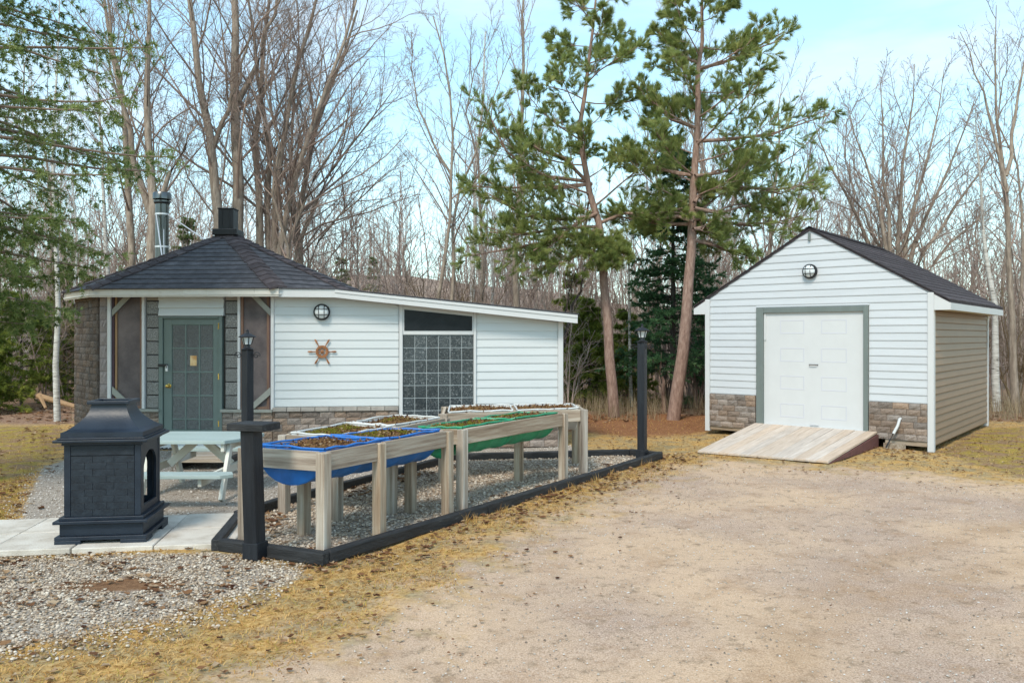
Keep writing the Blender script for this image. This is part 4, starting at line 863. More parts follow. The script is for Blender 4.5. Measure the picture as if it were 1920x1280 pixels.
# lamp posts
def lamp_post(base, topz, label, w=.108, lean=(0, 0)):
    t = thing('lamp_post', base, label, 'lamp post', 'black lamp posts'); b = Vector(base); tp = Vector((b.x+lean[0], b.y+lean[1], topz))
    beam('post', (b.x, b.y, -.03), tp, w, w, M_BLACKP, t, .006, up=(.5, .86, 0)); beam('base_sleeve', (b.x-.004, b.y, 0), (b.x-.004, b.y, .11), w+.03, w+.03, M_BLACKP, t, .005, up=(.5, .86, 0))
    MB().lathe([(.075, 0), (.08, .012), (.06, .022), (.035, .035), (.028, .06), (.05, .07)], tp, 16).build('neck', M_BLKM, t, smooth=True)
    n = 6; z0, z1, r0, r1 = .07, .165, .05, .078
    MB().lathe([(r0-.004, z0), (r1-.005, z1)], tp, n).build('lantern_glass', M_LAMPG, t)
    for k in range(n):
        a = 2*math.pi*k/n; e = Vector((math.cos(a), math.sin(a), 0)); MB().tube([tp+e*r0+Vector((0, 0, z0)), tp+e*r1+Vector((0, 0, z1))], .006, 4).build('glazing_bar', M_BLKM, t)
    MB().lathe([(.108, .16), (.112, .167), (.06, .20), (.02, .215), (.014, .235), (.02, .243), (.006, .262)], tp, n*3).build('lantern_roof', M_BLKM, t, smooth=True)
    for s_ in (-1, 1):                           # scroll brackets
        pts = [tp+Vector((s_*(w/2+.0), 0, -.05))]
        for k in range(14): a = k*.55; r = .05*(1-k/16); pts.append(tp+Vector((s_*(w/2+.06+r*math.cos(a)), 0, -.07+r*math.sin(a))))
        MB().tube(pts, .006, 5).build('scroll', M_BLKM, t)
    return t
lamp_post(G(1200, 857.5)+Vector((.03, 0, 0)), 1.61, 'black lamp post with lantern at the far corner of the bed, before the shed')
lamp_post((*pt(464, 10.75), 0), 1.525, 'black lamp post with lantern in front of the cottage door screen')

# concrete slabs
PV = bpy.data.objects.new('paving', None); link(PV, 'paving', None, Matrix.Translation(G(200, 1010))); PV['kind'] = 'structure'
e1 = Vector((.69, .10, 0)).normalized(); e2 = Vector((-e1.y, e1.x, 0)); o0 = G(437, 1026)
rg = random.Random(5)
for i in range(7):
    for j in range(2):
        cpt = o0-e1*(.31+i*.615)+e2*(.31+j*.615); b = MB().box((0, 0, 0), .605, .605, .05)
        x2 = axes_mat(cpt+Vector((0, 0, .004+rg.uniform(0, .008))), e1, e2, Vector((0, 0, 1)))@Matrix.Rotation(rg.uniform(-.012, .012), 4, 'Z')
        if i == 0 and j == 0: smesh = fastmesh('slab', [tuple(v) for v in b.v], b.f, M_SLAB)
        q = put('slab', smesh, PV, x2); w_ = q.modifiers.new('bevel', 'BEVEL'); w_.width = .006

# ------------------------------------------------------------------ outdoor fireplace
fc = G(274, 1024); f1 = Vector((.69, .10, 0)).normalized(); f2 = Vector((-f1.y, f1.x, 0)); FS = .70; fcen = fc-f1*FS/2+f2*FS/2; fcen.z = .03
FP = thing('fireplace', fcen, 'black square outdoor fireplace with flared roof on concrete slabs', 'fireplace')
AX = (f1, f2, UP)
def fbox(name, x, y, z0, z1, sx, sy, m=M_IRON, parent=FP, bev=.004): return MB().box(fcen+f1*x+f2*y+UP*((z0+z1)/2), sx, sy, z1-z0, AX).build(name, m, parent, bev)
for sx in (-1, 1):
    for sy in (-1, 1): fbox('foot', sx*(FS/2-.10), sy*(FS/2-.10), -.005, .035, .20, .20)
fbox('base_rim', 0, 0, .035, .065, FS, FS); fbox('base', 0, 0, .066, .165, FS-.06, FS-.06); fbox('ledge', 0, 0, .166, .19, FS+.02, FS+.02); fbox('ledge', 0, 0, .191, .215, FS-.05, FS-.05)
bw2 = FS-.11; zb0, zb1 = .216, .79
fbox('back_panel', 0, -bw2/2+.02, zb0, zb1-.002, bw2-.1, .012)     # behind the brick face
for sx in (-1, 1):
    for sy in (-1, 1): fbox('corner_post', sx*(bw2/2-.025), sy*(bw2/2-.025), zb0, zb1, .05, .05)
# brick-patterned face
rows_ = 9; rh_ = (zb1-.09-zb0)/rows_
for j in range(rows_):
    x = -bw2/2+.052-(.06 if j % 2 else 0)
    while x < bw2/2-.055:
        a, b = max(x, -bw2/2+.052), min(x+.165, bw2/2-.052)
        if b-a > .02: fbox('brick', (a+b)/2, -bw2/2+.008, zb0+j*rh_+.0006, zb0+(j+1)*rh_-.0006, b-a-.0012, .012, M_IRONB, FP, .0015)
        x += .165
fbox('frieze', 0, -bw2/2+.006, zb1-.085, zb1-.002, bw2-.105, .016, M_IRONB)
# arched openings: right, left and back sides
def arch(nrm_, along, dist):
    w = bw2-.1; oz0, oz1 = zb0+.06, zb1-.075; ow = w*.78; n = 12; r = ow/2; b = MB(); th = .02
    Pt = lambda s, z, o: fcen+along*s+nrm_*(dist-o)+UP*z
    def quad(a, b_, c_, d_): b.add([Pt(*q, 0) for q in (a, b_, c_, d_)]+[Pt(*q, th) for q in (a, b_, c_, d_)], [(0, 1, 2, 3), (7, 6, 5, 4), (0, 4, 5, 1), (1, 5, 6, 2), (2, 6, 7, 3), (3, 7, 4, 0)])
    quad((-w/2, zb0), (w/2, zb0), (w/2, oz0), (-w/2, oz0)); sp = oz1-r*.75
    quad((-w/2, oz0), (-r, oz0), (-r, sp), (-w/2, sp)); quad((r, oz0), (w/2, oz0), (w/2, sp), (r, sp))
    quad((-w/2, sp), (-r, sp), (-r, zb1-.002), (-w/2, zb1-.002)); quad((r, sp), (w/2, sp), (w/2, zb1-.002), (r, zb1-.002))
    for k in range(n):
        a0, a1 = math.pi*k/n, math.pi*(k+1)/n; s0, s1 = -r*math.cos(a0), -r*math.cos(a1); z0, z1 = sp+r*.75*math.sin(a0), sp+r*.75*math.sin(a1)
        quad((s0, z0), (s1, z1), (s1, zb1-.002), (s0, zb1-.002))
    b.build('arched_panel', M_IRON, FP)
arch(f1, f2, bw2/2-.005); arch(-f1, -f2, bw2/2-.005); arch(f2, -f1, bw2/2-.005)
fbox('fire_grate', 0, 0, zb0+.02, zb0+.05, bw2-.2, bw2-.2, M_BLKM)
fbox('cornice', 0, 0, zb1, zb1+.025, FS-.08, FS-.08); fbox('cornice', 0, 0, zb1+.026, zb1+.048, FS+.02, FS+.02); fbox('cornice', 0, 0, zb1+.049, zb1+.062, FS-.03, FS-.03)
b = MB(); prof = [(FS/2-.035, .0), (FS/2-.035, .04)]+[(.137+(FS/2-.065-.137)*(1-i/12)**2.1, .052+i/12*.212) for i in range(13)]; v = []
zz = zb1+.063
for r_, h in prof: v += [fcen+f1*(sx*r_)+f2*(sy*r_)+UP*(zz+h) for sx, sy in ((-1, -1), (1, -1), (1, 1), (-1, 1))]
K = len(prof); b.add(v, [(4*i+k, 4*i+(k+1) % 4, 4*i+4+(k+1) % 4, 4*i+4+k) for i in range(K-1) for k in range(4)]+[(0, 3, 2, 1)]); b.build('roof_hood', M_IRON, FP, smooth=True)
for sx, sy, wx, wy in ((0, -1, .33, .03), (0, 1, .33, .03), (1, 0, .03, .27), (-1, 0, .03, .27)): fbox('chimney_rim', sx*.150, sy*.150, zz+.255, zz+.282, wx, wy)
fbox('spark_screen', 0, 0, zz+.25, zz+.262, .27, .27, M_BLKM)

# ------------------------------------------------------------------ picnic table
PT = thing('picnic_table', (-3.45, 9.43, 0), 'small picnic table with pale green top and cream legs', 'picnic table')
xr = [-2.94, -2.86, -2.80, -2.86, -2.93]; 
for k in range(5):
    y = 8.98+.09+k*.182; xe = [-2.97, -2.89, -2.84, -2.80, -2.90][k]; xl = [-4.0, -4.06, -4.08, -4.06, -4.0][k]
    cut = [.07, .05, .02, -.03, -.09][k]; q = MB()
    v = [(xl, y-.088, .6), (xe-cut*.5-.02, y-.088, .6), (xe+cut*.5, y+.088, .6), (xl, y+.088, .6)]
    q.prism([Vector(p) for p in v], (0, 0, -.038)); q.build('top_board', M_PTOP, PT, .004)
for yb in (8.42, 10.42):
    for k in range(1):
        q = MB().prism([Vector(p) for p in ((-4.1, yb-.12, .345), (-2.84, yb-.12, .345), (-2.74, yb-.03, .345), (-2.80, yb+.12, .345), (-4.1, yb+.12, .345))], (0, 0, -.036)); q.build('bench_board', M_PTOP, PT, .004)
for x in (-3.02, -3.86):
    beam('leg', (x, 8.86, -.01), (x, 9.16, .56), .04, .085, M_PWHT, PT, .004, up=(0, 1, 0)); beam('leg', (x, 10.0, -.01), (x, 9.70, .56), .04, .085, M_PWHT, PT, .004, up=(0, 1, 0))
    xo = x-.042; beam('bench_support', (xo, 8.36, .265), (xo, 10.5, .265), .038, .085, M_PWHT, PT, .004); beam('top_support', (xo, 9.02, .517), (xo, 9.86, .517), .038, .08, M_PWHT, PT, .004)
for s_, x in ((1, -3.1), (-1, -3.78)): beam('diagonal_brace', (x, 9.43, .29), (x-s_*.30, 9.43, .555), .085, .038, M_PWHT, PT, .004, up=(0, 1, 0))

# ------------------------------------------------------------------ trees
def px_stem(pts, Y, r0, r1, dy=0): return ([tuple(V(x, y, Y+dy*i)) for i, (x, y) in enumerate(pts)], r0, r1)
def conifer(name, base, H, rmax, label, m=None, nl=60, z0=.12, seed=1, group=None, droop=-.25, prof=None, tw=12, k=4, ln=.05, wid=.006, lean=(0, 0), p3=0, bark=None, cat='spruce tree'):
    rg = np.random.default_rng(seed); b = np.array(base, float); K = 10
    P0 = np.zeros((1, K, 3)); P0[0, :, 2] = np.linspace(0, H, K); P0[0, :, 0] = np.linspace(0, lean[0], K); P0[0, :, 1] = np.linspace(0, lean[1], K); R0 = np.linspace(H*.013, .01, K)[None]
    t = np.sort(rg.uniform(z0, .985, nl)); az = np.arange(nl)*2.4+rg.uniform(-.4, .4, nl); pr = prof or (lambda q: (1-q)**.8)
    L = rmax*np.array([pr(q) for q in t])*rg.uniform(.75, 1.15, nl)+.1; n = 7
    d = np.stack([np.cos(az), np.sin(az), np.full(nl, .12)], 1); P1 = np.zeros((nl, n, 3)); P1[:, 0] = np.stack([np.interp(t, np.linspace(0, 1, K), P0[0, :, a]) for a in range(3)], 1)
    for q in range(1, n):
        d = d+rg.normal(0, .06, (nl, 3)); d[:, 2] += droop*(.25 if q < 4 else -.05); d = nrm(d); P1[:, q] = P1[:, q-1]+d*(L/(n-1))[:, None]
    R1 = (.006+L*.008)[:, None]*np.linspace(1, .3, n)
    P2, R2 = grow(P1, R1, tw, .12, 1., (40, 68), .36, 4, .08, -.08, .006, rg, .0025, flat_=.75)
    gs = [(P0, R0), (P1, R1), (P2, R2)]; leafy = P2
    if p3: P3, R3 = grow(P2, R2, p3, .15, 1., (35, 60), .42, 3, .08, -.2, .006, rg, .002, flat_=.3); P3[:, 1:, 2] -= np.linspace(.3, 1, 2)[None, :]*.05; gs.append((P3, R3)); leafy = P3
    root = thing(name, Vector((b[0], b[1], 0)), label, cat, group); mw = Matrix.Translation(Vector(base))
    put('trunk', tubes(gs[:1], bark or M_BARKD, [8]), root, mw); put('branches', tubes(gs[1:3], bark or M_BARKD, [4, 3]), root, mw)
    def along(P, m_):
        B_, K_, _ = P.shape; s = rg.uniform(.05, K_-1-1e-3, (B_, m_)); i = s.astype(int); f = (s-i)[..., None]; bi = np.arange(B_)[:, None]
        return (P[bi, i]*(1-f)+P[bi, i+1]*f).reshape(-1, 3), nrm(P[bi, i+1]-P[bi, i]).reshape(-1, 3), np.repeat(rg.normal(0, .16, B_), m_)
    X, A, T = along(leafy, 8 if not p3 else 6); X2, A2, T2 = along(P1[:, 2:], 10)
    if p3: X3, A3, T3 = along(P2, 6); X2, A2, T2 = np.r_[X2, X3], np.r_[A2, A3], np.r_[T2, T3]
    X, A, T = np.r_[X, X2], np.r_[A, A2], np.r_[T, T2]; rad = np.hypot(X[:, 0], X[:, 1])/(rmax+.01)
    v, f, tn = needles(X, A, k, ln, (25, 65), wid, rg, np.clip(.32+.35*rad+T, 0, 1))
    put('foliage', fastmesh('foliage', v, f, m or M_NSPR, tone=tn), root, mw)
    return root
def pine(name, stem, label, limbs, seed, nl=26, t0=.42, Lf=.24):
    rg = np.random.default_rng(seed); P0, R0 = stems_array([stem], 14); b = Vector(P0[0, 0]); b.z = 0; bb = np.array(b)
    P1, R1 = grow(P0, R0, nl, t0, .99, (62, 95), Lf, 7, .1, .16, .011, rg, .008)
    if limbs:
        E = np.zeros((len(limbs), 7, 3))
        for i, pl in enumerate(limbs):
            pl = np.array(pl, float); s = np.linspace(0, len(pl)-1, 7)
            for a in range(3): E[i, :, a] = np.interp(s, np.arange(len(pl)), pl[:, a])
        P1 = np.r_[P1, E]; R1 = np.r_[R1, np.tile(np.linspace(.042, .012, 7), (len(limbs), 1))]
    if limbs: P1 = np.r_[P1, E+rg.normal(0, .10, E.shape)*np.linspace(0, 1, 7)[None, :, None]]; R1 = np.r_[R1, np.tile(np.linspace(.03, .01, 7), (len(limbs), 1))]
    P2, R2 = grow(P1, R1, 11, .2, 1., (30, 66), .36, 5, .13, .2, .008, rg, .006, flat_=.3)
    P3, R3 = grow(P2, R2, 5, .25, 1., (25, 52), .45, 3, .1, .3, .008, rg, .0045)
    root = thing(name, b, label, 'pine tree'); mw = Matrix.Translation(b)
    put('trunk', tubes([(P0-bb, R0)], M_BARKP, [14]), root, mw); put('branches', tubes([(P1-bb, R1), (P2-bb, R2), (P3-bb, R3)], M_BARKP, [6, 4, 3]), root, mw)
    def ends(P, ss):
        B_, K_, _ = P.shape; o = []; tnb = rg.normal(0, .16, B_)
        for q in ss: s = q*(K_-1); i = min(int(s), K_-2); f = s-i; o.append((P[:, i]*(1-f)+P[:, i+1]*f, nrm(P[:, i+1]-P[:, i]), tnb))
        return [np.concatenate([x[j] for x in o]) for j in range(3)]
    X, A, T = ends(P3, (.25, .38, .5, .6, .7, .78, .86, .93, 1.)); X2, A2, T2 = ends(P2, (.6, .7, .8, .9, 1.)); X, A, T = np.r_[X, X2], np.r_[A, A2], np.r_[T, T2]
    v, f, tn = needles(X-bb, A, 7, .13, (10, 48), .0052, rg, np.clip(.5+T, 0, 1))
    put('foliage', fastmesh('foliage', v, f, M_NPINE, tone=tn), root, mw); return root
lim = lambda Y, *a: [tuple(V(x, y, Y+.25*i*(1 if k_ else -1))) for i, (x, y) in enumerate(a)]
k_ = 0
pine('pine', px_stem([(1152, 792), (1146, 680), (1137, 560), (1124, 440), (1112, 360), (1092, 290), (1083, 245), (1098, 180), (1112, 90), (1118, -10)], 18.1, .12, .02),
     'pine tree with reddish bare lower trunk, left of the two before the wood',
     [lim(18.1, (1118, 405), (1060, 412), (990, 405), (930, 375)), lim(18.1, (1100, 340), (1020, 330), (950, 285), (905, 190)), lim(18.1, (1122, 430), (1040, 450), (960, 465), (880, 480)),
      lim(18.1, (1110, 345), (1040, 350), (960, 352), (885, 350)), lim(18.1, (1120, 420), (1170, 400), (1230, 400), (1280, 390)), lim(18.1, (1125, 440), (1100, 470), (1060, 490), (1010, 500)),
      lim(18.1, (1126, 450), (1150, 470), (1180, 480)), lim(17.9, (1122, 430), (1115, 455), (1105, 490)), lim(18.1, (1120, 425), (1050, 428), (985, 440), (915, 435)), lim(18.0, (1118, 400), (1090, 415), (1050, 440), (1000, 470)), lim(18.0, (1122, 440), (1140, 455), (1150, 500)), lim(18.1, (1105, 345), (1060, 300), (1010, 280), (960, 250))], 21, nl=24, t0=.47, Lf=.26)
k_ = 1
pine('pine', px_stem([(1262, 790), (1275, 700), (1292, 590), (1300, 480), (1302, 400), (1303, 300), (1308, 200), (1314, 90), (1320, -20), (1322, -60)], 17.5, .14, .02),
     'leaning pine tree with reddish trunk beside the shed, right of the two',
     [lim(17.5, (1304, 265), (1370, 262), (1450, 250), (1555, 215)), lim(17.5, (1302, 360), (1380, 350), (1460, 355), (1530, 345)), lim(17.5, (1301, 410), (1380, 420), (1450, 418), (1500, 405)),
      lim(17.5, (1300, 420), (1240, 420), (1180, 410), (1140, 400)), lim(17.3, (1302, 380), (1310, 370), (1330, 345)), lim(17.5, (1300, 450), (1345, 462), (1400, 480)), lim(17.5, (1305, 240), (1260, 225), (1215, 190)),
      lim(17.5, (1310, 130), (1380, 110), (1470, 60)), lim(17.5, (1312, 120), (1270, 100), (1235, 60)), lim(17.2, (1301, 415), (1270, 405), (1230, 412), (1190, 425)), lim(17.2, (1300, 430), (1320, 425), (1350, 440)), lim(17.3, (1303, 330), (1345, 325), (1400, 310), (1450, 300)), lim(17.3, (1302, 390), (1345, 400), (1400, 385), (1440, 390)), lim(17.5, (1303, 330), (1250, 320), (1200, 300), (1150, 290))], 22, nl=26, t0=.45, Lf=.26)

conifer('spruce', (*pt(1262, 19.6), 0), 6.4, 1.75, 'dark green spruce standing between the two pine trunks', M_NDARK, 140, .14, 31, tw=14, k=5, ln=.09, wid=.012)
conifer('spruce', (*pt(-105, 9.6), 0), 9.5, 2.15, 'big drooping spruce reaching in at the left edge above the lawn', M_NSPR, 150, .2, 32, tw=14, k=6, ln=.065, wid=.0055, p3=3, bark=M_TWIG, droop=-.36, prof=lambda q: (.45+.55*min(1, max(0, (q-.2)/.2)))*(1 if q < .5 else max(.1, 1.75-1.5*q)))
for i, (x, Y, H, r, lab, mm) in enumerate(((1105, 20.5, 2.6, .95, 'young feathery conifer right of the cottage, under the left pine', M_NYEL), (1072, 22, 3.4, 1.1, 'taller young conifer just behind the cottage corner', M_NYEL), (1175, 21.5, 2.4, .9, 'young conifer between left pine trunk and lamp post', M_NYEL),
        (1345, 20.5, 2.9, 1.0, 'small dark conifer against the left side of the shed', M_NDARK), (40, 21, 3.3, 1.3, 'bushy yellow-green conifer at the far left edge', M_NYEL), (120, 23, 3.7, 1.2, 'yellow-green conifer behind the white birch', M_NYEL), (165, 26, 3.6, 1.2, 'yellow-green conifer behind the stone corner of the cottage', M_NYEL),
        (-30, 19, 2.2, 1.1, 'low conifer at the left frame edge under the big spruce', M_NYEL), (352, 34, 6.6, 1.5, 'round green pine crown far behind the chimney pipe', M_NSPR), (640, 40, 5.6, .95, 'slim far conifer right of the cottage roof', M_NSPR), (700, 46, 6.0, .9, 'narrow far conifer above the sloping roof', M_NSPR))):
    conifer('young_conifer', (*pt(x, Y), 0), H, r, lab, mm, 60, .05, 200+i, 'young conifers along the wood edge', tw=10, k=5, ln=.11, wid=.011, cat='conifer')

# birches
bare_tree('birch', [px_stem([(108, 795), (106, 680), (108, 560), (103, 450), (100, 330), (104, 180), (110, 40), (112, -60)], 17.2, .068, .02)], 'white birch with peeling bark standing left of the cottage', 'birch tree', seed=301, dens=(10, 6, 4), t0=.45, Lf=(.2, .4, .4), mb=M_BIRCH)
bare_tree('birch', [px_stem([(150, 800), (148, 650), (146, 540), (140, 400), (135, 250), (128, 100)], 17.6, .028, .012)], 'very thin birch hugging the stone corner of the cottage', 'birch tree', seed=302, dens=(8, 5, 4), t0=.5, Lf=(.2, .4, .4), mb=M_BIRCH)
bare_tree('birch', [px_stem([(884, 640), (886, 560), (890, 440), (896, 320), (905, 180), (910, 60)], 27, .09, .02)], 'pale birch trunk above the sloping roof, beyond the glass blocks', 'birch tree', seed=303, dens=(12, 6, 5), t0=.35, Lf=(.22, .4, .4), mb=M_BIRCH)
bare_tree('birch', [px_stem([(205, 600), (200, 480), (197, 380), (190, 240), (180, 100)], 26, .07, .02)], 'grey birch among twigs between the left spruce and the chimney', 'birch tree', seed=304, dens=(12, 6, 5), t0=.35, Lf=(.22, .4, .4), mb=M_BIRCH)
bare_tree('birch', [px_stem([(1870, 790), (1868, 660), (1858, 560), (1846, 470), (1836, 330), (1828, 200)], 19.5, .10, .03)], 'pale leaning trunk right behind the shed corner', 'birch tree', seed=305, dens=(12, 7, 5), t0=.45, Lf=(.22, .4, .4), mb=M_BIRCH)

# big leafless maples behind the cottage
D1 = (17, 9, 9)
bare_tree('maple', [px_stem([(425, 640), (414, 420), (397, 300), (380, 190), (366, 90), (352, 0), (335, -130)], 22, .17, .04), px_stem([(395, 290), (420, 210), (450, 150), (470, 60)], 22, .07, .02)], 'leafless maple leaning left directly behind the roof vent', 'maple tree', seed=311, dens=D1, t0=.22)
bare_tree('maple', [px_stem([(450, 640), (448, 420), (446, 280), (441, 130), (436, 0), (440, -150)], 22.6, .19, .06), px_stem([(447, 190), (490, 110), (520, 0), (530, -80)], 22.6, .08, .02)], 'thickest straight leafless maple right behind the roof vent', 'maple tree', seed=312, dens=D1, t0=.3)
bare_tree('maple', [px_stem([(497, 640), (488, 420), (478, 280), (490, 130), (505, 0), (512, -90)], 23.2, .13, .03), px_stem([(503, 640), (503, 420), (500, 260), (478, 110), (462, -20)], 23.4, .11, .03), px_stem([(510, 640), (515, 420), (530, 270), (552, 150), (580, 40), (605, -50)], 23, .12, .03), px_stem([(516, 640), (530, 430), (562, 300), (600, 190), (640, 80), (668, 0)], 22.8, .11, .03), px_stem([(520, 640), (545, 440), (590, 330), (650, 240), (700, 170)], 22.6, .08, .02)],
          'many-stemmed leafless maple fanning right of the roof vent', 'maple tree', seed=313, dens=D1, t0=.28)
bare_tree('maple', [px_stem([(560, 660), (556, 440), (566, 340), (598, 230), (636, 120), (670, 20)], 24.5, .12, .03), px_stem([(566, 660), (566, 450), (600, 350), (660, 270), (720, 200), (752, 150)], 24.2, .10, .02), px_stem([(562, 660), (560, 460), (545, 330), (548, 200), (560, 80)], 24.7, .09, .02), px_stem([(570, 660), (585, 470), (640, 400), (700, 350), (760, 300)], 24, .06, .02)],
          'leafless maple with stems spreading far right above the low roof', 'maple tree', seed=314, dens=D1, t0=.25)
bare_tree('maple', [px_stem([(283, 640), (288, 420), (284, 310), (280, 190), (284, 60), (280, -60)], 20.5, .15, .03), px_stem([(291, 410), (310, 345), (345, 275), (385, 200)], 20.5, .09, .02), px_stem([(282, 400), (258, 310), (236, 210), (215, 90), (200, -20)], 20.5, .09, .02)], 'forked leafless maple rising behind the steel chimney pipe', 'maple tree', seed=315, dens=D1, t0=.3)
bare_tree('maple', [px_stem([(243, 640), (243, 480), (242, 350), (232, 200), (205, 60), (188, -60)], 23, .12, .03)], 'slender leafless tree between the left spruce and the chimney', 'maple tree', seed=316, dens=D1, t0=.3)
bare_tree('bare_tree', [px_stem([(818, 640), (826, 540), (842, 440), (846, 360), (850, 250), (846, 150), (812, 30)], 21, .055, .015), px_stem([(852, 640), (850, 480), (848, 400), (870, 330), (905, 250), (935, 170), (962, 90)], 21.2, .06, .015), px_stem([(848, 330), (800, 250), (775, 160), (770, 60)], 21.1, .035, .01)], 'dark thin forked tree above the black transom window', 'bare tree', seed=317, dens=(15, 8, 6), t0=.3, Lf=(.3, .42, .4), mb=M_BARKG)
bare_tree('bare_tree', [px_stem([(972, 660), (968, 540), (970, 430), (976, 300), (982, 160), (986, 20), (988, -60)], 23, .10, .02)], 'tall straight bare tree rising left of the pines', 'bare tree', seed=318, dens=(26, 6, 5), t0=.3, Lf=(.26, .4, .4), spread=(18, 35), up=.5)
bare_tree('bare_tree', [px_stem([(1052, 660), (1070, 590), (1092, 520), (1102, 480), (1108, 430)], 19.5, .055, .02), px_stem([(1042, 640), (1062, 570), (1085, 500)], 19.3, .035, .015)], 'dark leaning forked tree by the cottage roof end', 'bare tree', seed=319, dens=(8, 6, 4), t0=.3, mb=M_BARKD)
bare_tree('dead_trunk', [px_stem([(1242, 790), (1243, 720), (1240, 660)], 19.2, .075, .05)], 'broken bark-stripped trunk right of the far lamp post', 'tree trunk', seed=320, dens=(3, 2, 2), mb=M_BARKP, Lf=(.2, .3, .3))
bare_tree('thin_tree', [px_stem([(1186, 785), (1182, 680), (1180, 600), (1182, 480), (1186, 330)], 20.5, .055, .02)], 'thin mottled trunk left of the far lamp post', 'bare tree', seed=321, dens=(8, 5, 4), t0=.4, Lf=(.22, .4, .4), mb=M_BIRCH)
# right-hand trees
fan = [((1668, 640), (1662, 470), (1640, 360), (1610, 270), (1588, 190)), ((1675, 640), (1670, 470), (1660, 340), (1655, 230), (1650, 150)), ((1680, 640), (1682, 470), (1690, 350), (1705, 230), (1715, 120)), ((1685, 640), (1695, 470), (1725, 350), (1750, 240), (1770, 130)),
       ((1690, 640), (1705, 475), (1755, 370), (1795, 280), (1830, 180)), ((1695, 640), (1720, 490), (1780, 400), (1840, 320), (1895, 250)), ((1700, 640), (1740, 500), (1810, 430), (1880, 370)), ((1664, 640), (1640, 480), (1590, 380), (1545, 290), (1520, 210)), ((1672, 640), (1655, 480), (1620, 400), (1570, 330))]
bare_tree('maple', [px_stem(p, 20.5+.12*i, .085, .015) for i, p in enumerate(fan)], 'broad many-stemmed leafless maple fanning out behind the shed roof', 'maple tree', seed=331, dens=(15, 8, 7), t0=.25, Lf=(.34, .42, .4))
bare_tree('bare_tree', [px_stem([(1906, 790), (1900, 600), (1893, 450), (1886, 340), (1872, 230), (1862, 120), (1868, 10)], 19, .10, .02), px_stem([(1888, 360), (1860, 250), (1836, 150), (1800, 60)], 19, .05, .012), px_stem([(1886, 330), (1905, 220), (1920, 120), (1935, 20)], 19, .05, .012)], 'tall bare tree with twisting top at the right frame edge', 'bare tree', seed=332, dens=(10, 6, 5), t0=.4, Lf=(.25, .42, .4))
bare_tree('bare_tree', [px_stem([(1440, 640), (1440, 470), (1452, 350), (1462, 240), (1470, 140)], 23, .09, .02), px_stem([(1446, 640), (1455, 470), (1490, 380), (1520, 290)], 23.2, .06, .015), px_stem([(1430, 640), (1420, 470), (1395, 370), (1380, 280)], 23.4, .06, .015)], 'grey bare tree just left of the shed ridge', 'bare tree', seed=333, dens=(13, 7, 6), t0=.3)

# copies of a few single trees fill the wood behind
VAR = []
def variant(seed, H, pale, wob, dens=(19, 8, 7)):
    rg = np.random.default_rng(seed); pts = [(rg.normal(0, wob*i), rg.normal(0, wob*i), H*i/6) for i in range(7)]; P0, R0 = stems_array([(pts, H*.0062, .008)])
    P1, R1 = grow(P0, R0, dens[0], .16, .99, (25, 58), .30, 6, .15, .25, .008, rg, .007); P2, R2 = grow(P1, R1, dens[1], .15, 1., (25, 50), .42, 4, .15, .25, .009, rg, .006); P3, R3 = grow(P2, R2, dens[2], .15, 1., (22, 50), .42, 2, .15, .2, .008, rg, .005)
    VAR.append((tubes([(P0, R0)], M_BIRCH if pale == 2 else M_BARKG, [7]), tubes([(P1, R1), (P2, R2), (P3, R3)], M_TWIG2 if pale else M_TWIG, [4, 3, 3])))
for s_, H, p_, w_ in ((1, 10.5, 0, .09), (2, 9.2, 1, .10), (3, 11.5, 1, .08), (4, 8.2, 0, .13), (5, 10, 2, .07)): variant(400+s_, H, p_, w_)
def copy_tree(i, x, y, s, rz, name, label, cat, group):
    r = thing(name, (x, y, 0), label, cat, group); M = Matrix.Translation((x, y, max(0, float(hill_z(x, y))-.1 if y > 42 else 0)))@Matrix.Rotation(rz, 4, 'Z')@Matrix.Diagonal((s, s, s, 1))
    put('trunk', VAR[i][0], r, M); put('crown', VAR[i][1], r, M); return r
rg = random.Random(77); cnt = 0; spots = []
for tries in range(900):
    Y = rg.uniform(22, 44); xp = rg.uniform(-80, 2000); X = (xp-960)/FPX*Y
    if any((X-a)**2+(Y-b_)**2 < 1.7 for a, b_ in spots): continue
    spots.append((X, Y)); 
    if len(spots) >= 92: break
for X, Y in spots:
    xp = 960+FPX*X/Y; s = rg.uniform(.72, 1.0)
    if 620 < xp < 900: s *= .72
    if xp > 1350: s *= 1.0
    vi_ = rg.choice([0, 0, 1, 1, 2, 2, 3, 3, 4]); kind_ = ('brown-twigged', 'pale-twigged', 'tall pale-twigged', 'short brown-twigged', 'white-barked')[vi_]; place_ = [p for lim_, p in ((130, 'at the far left edge'), (300, 'behind the birch and chimney'), (560, 'behind the faceted roof'), (760, 'above the start of the sloping roof'), (930, 'above the transom window'), (1090, 'above the low roof end'), (1230, 'behind the left pine'), (1400, 'behind the right pine'), (1560, 'left of the shed ridge'), (1760, 'above the shed roof'), (9999, 'at the right edge beyond the shed')) if xp < lim_][0]
    copy_tree(vi_, X, Y, s, rg.uniform(0, 6.28), 'woodland_tree', ('nearer ' if Y < 32 else 'farther ')+kind_+' leafless tree '+place_, 'bare tree', 'leafless trees of the wood behind')
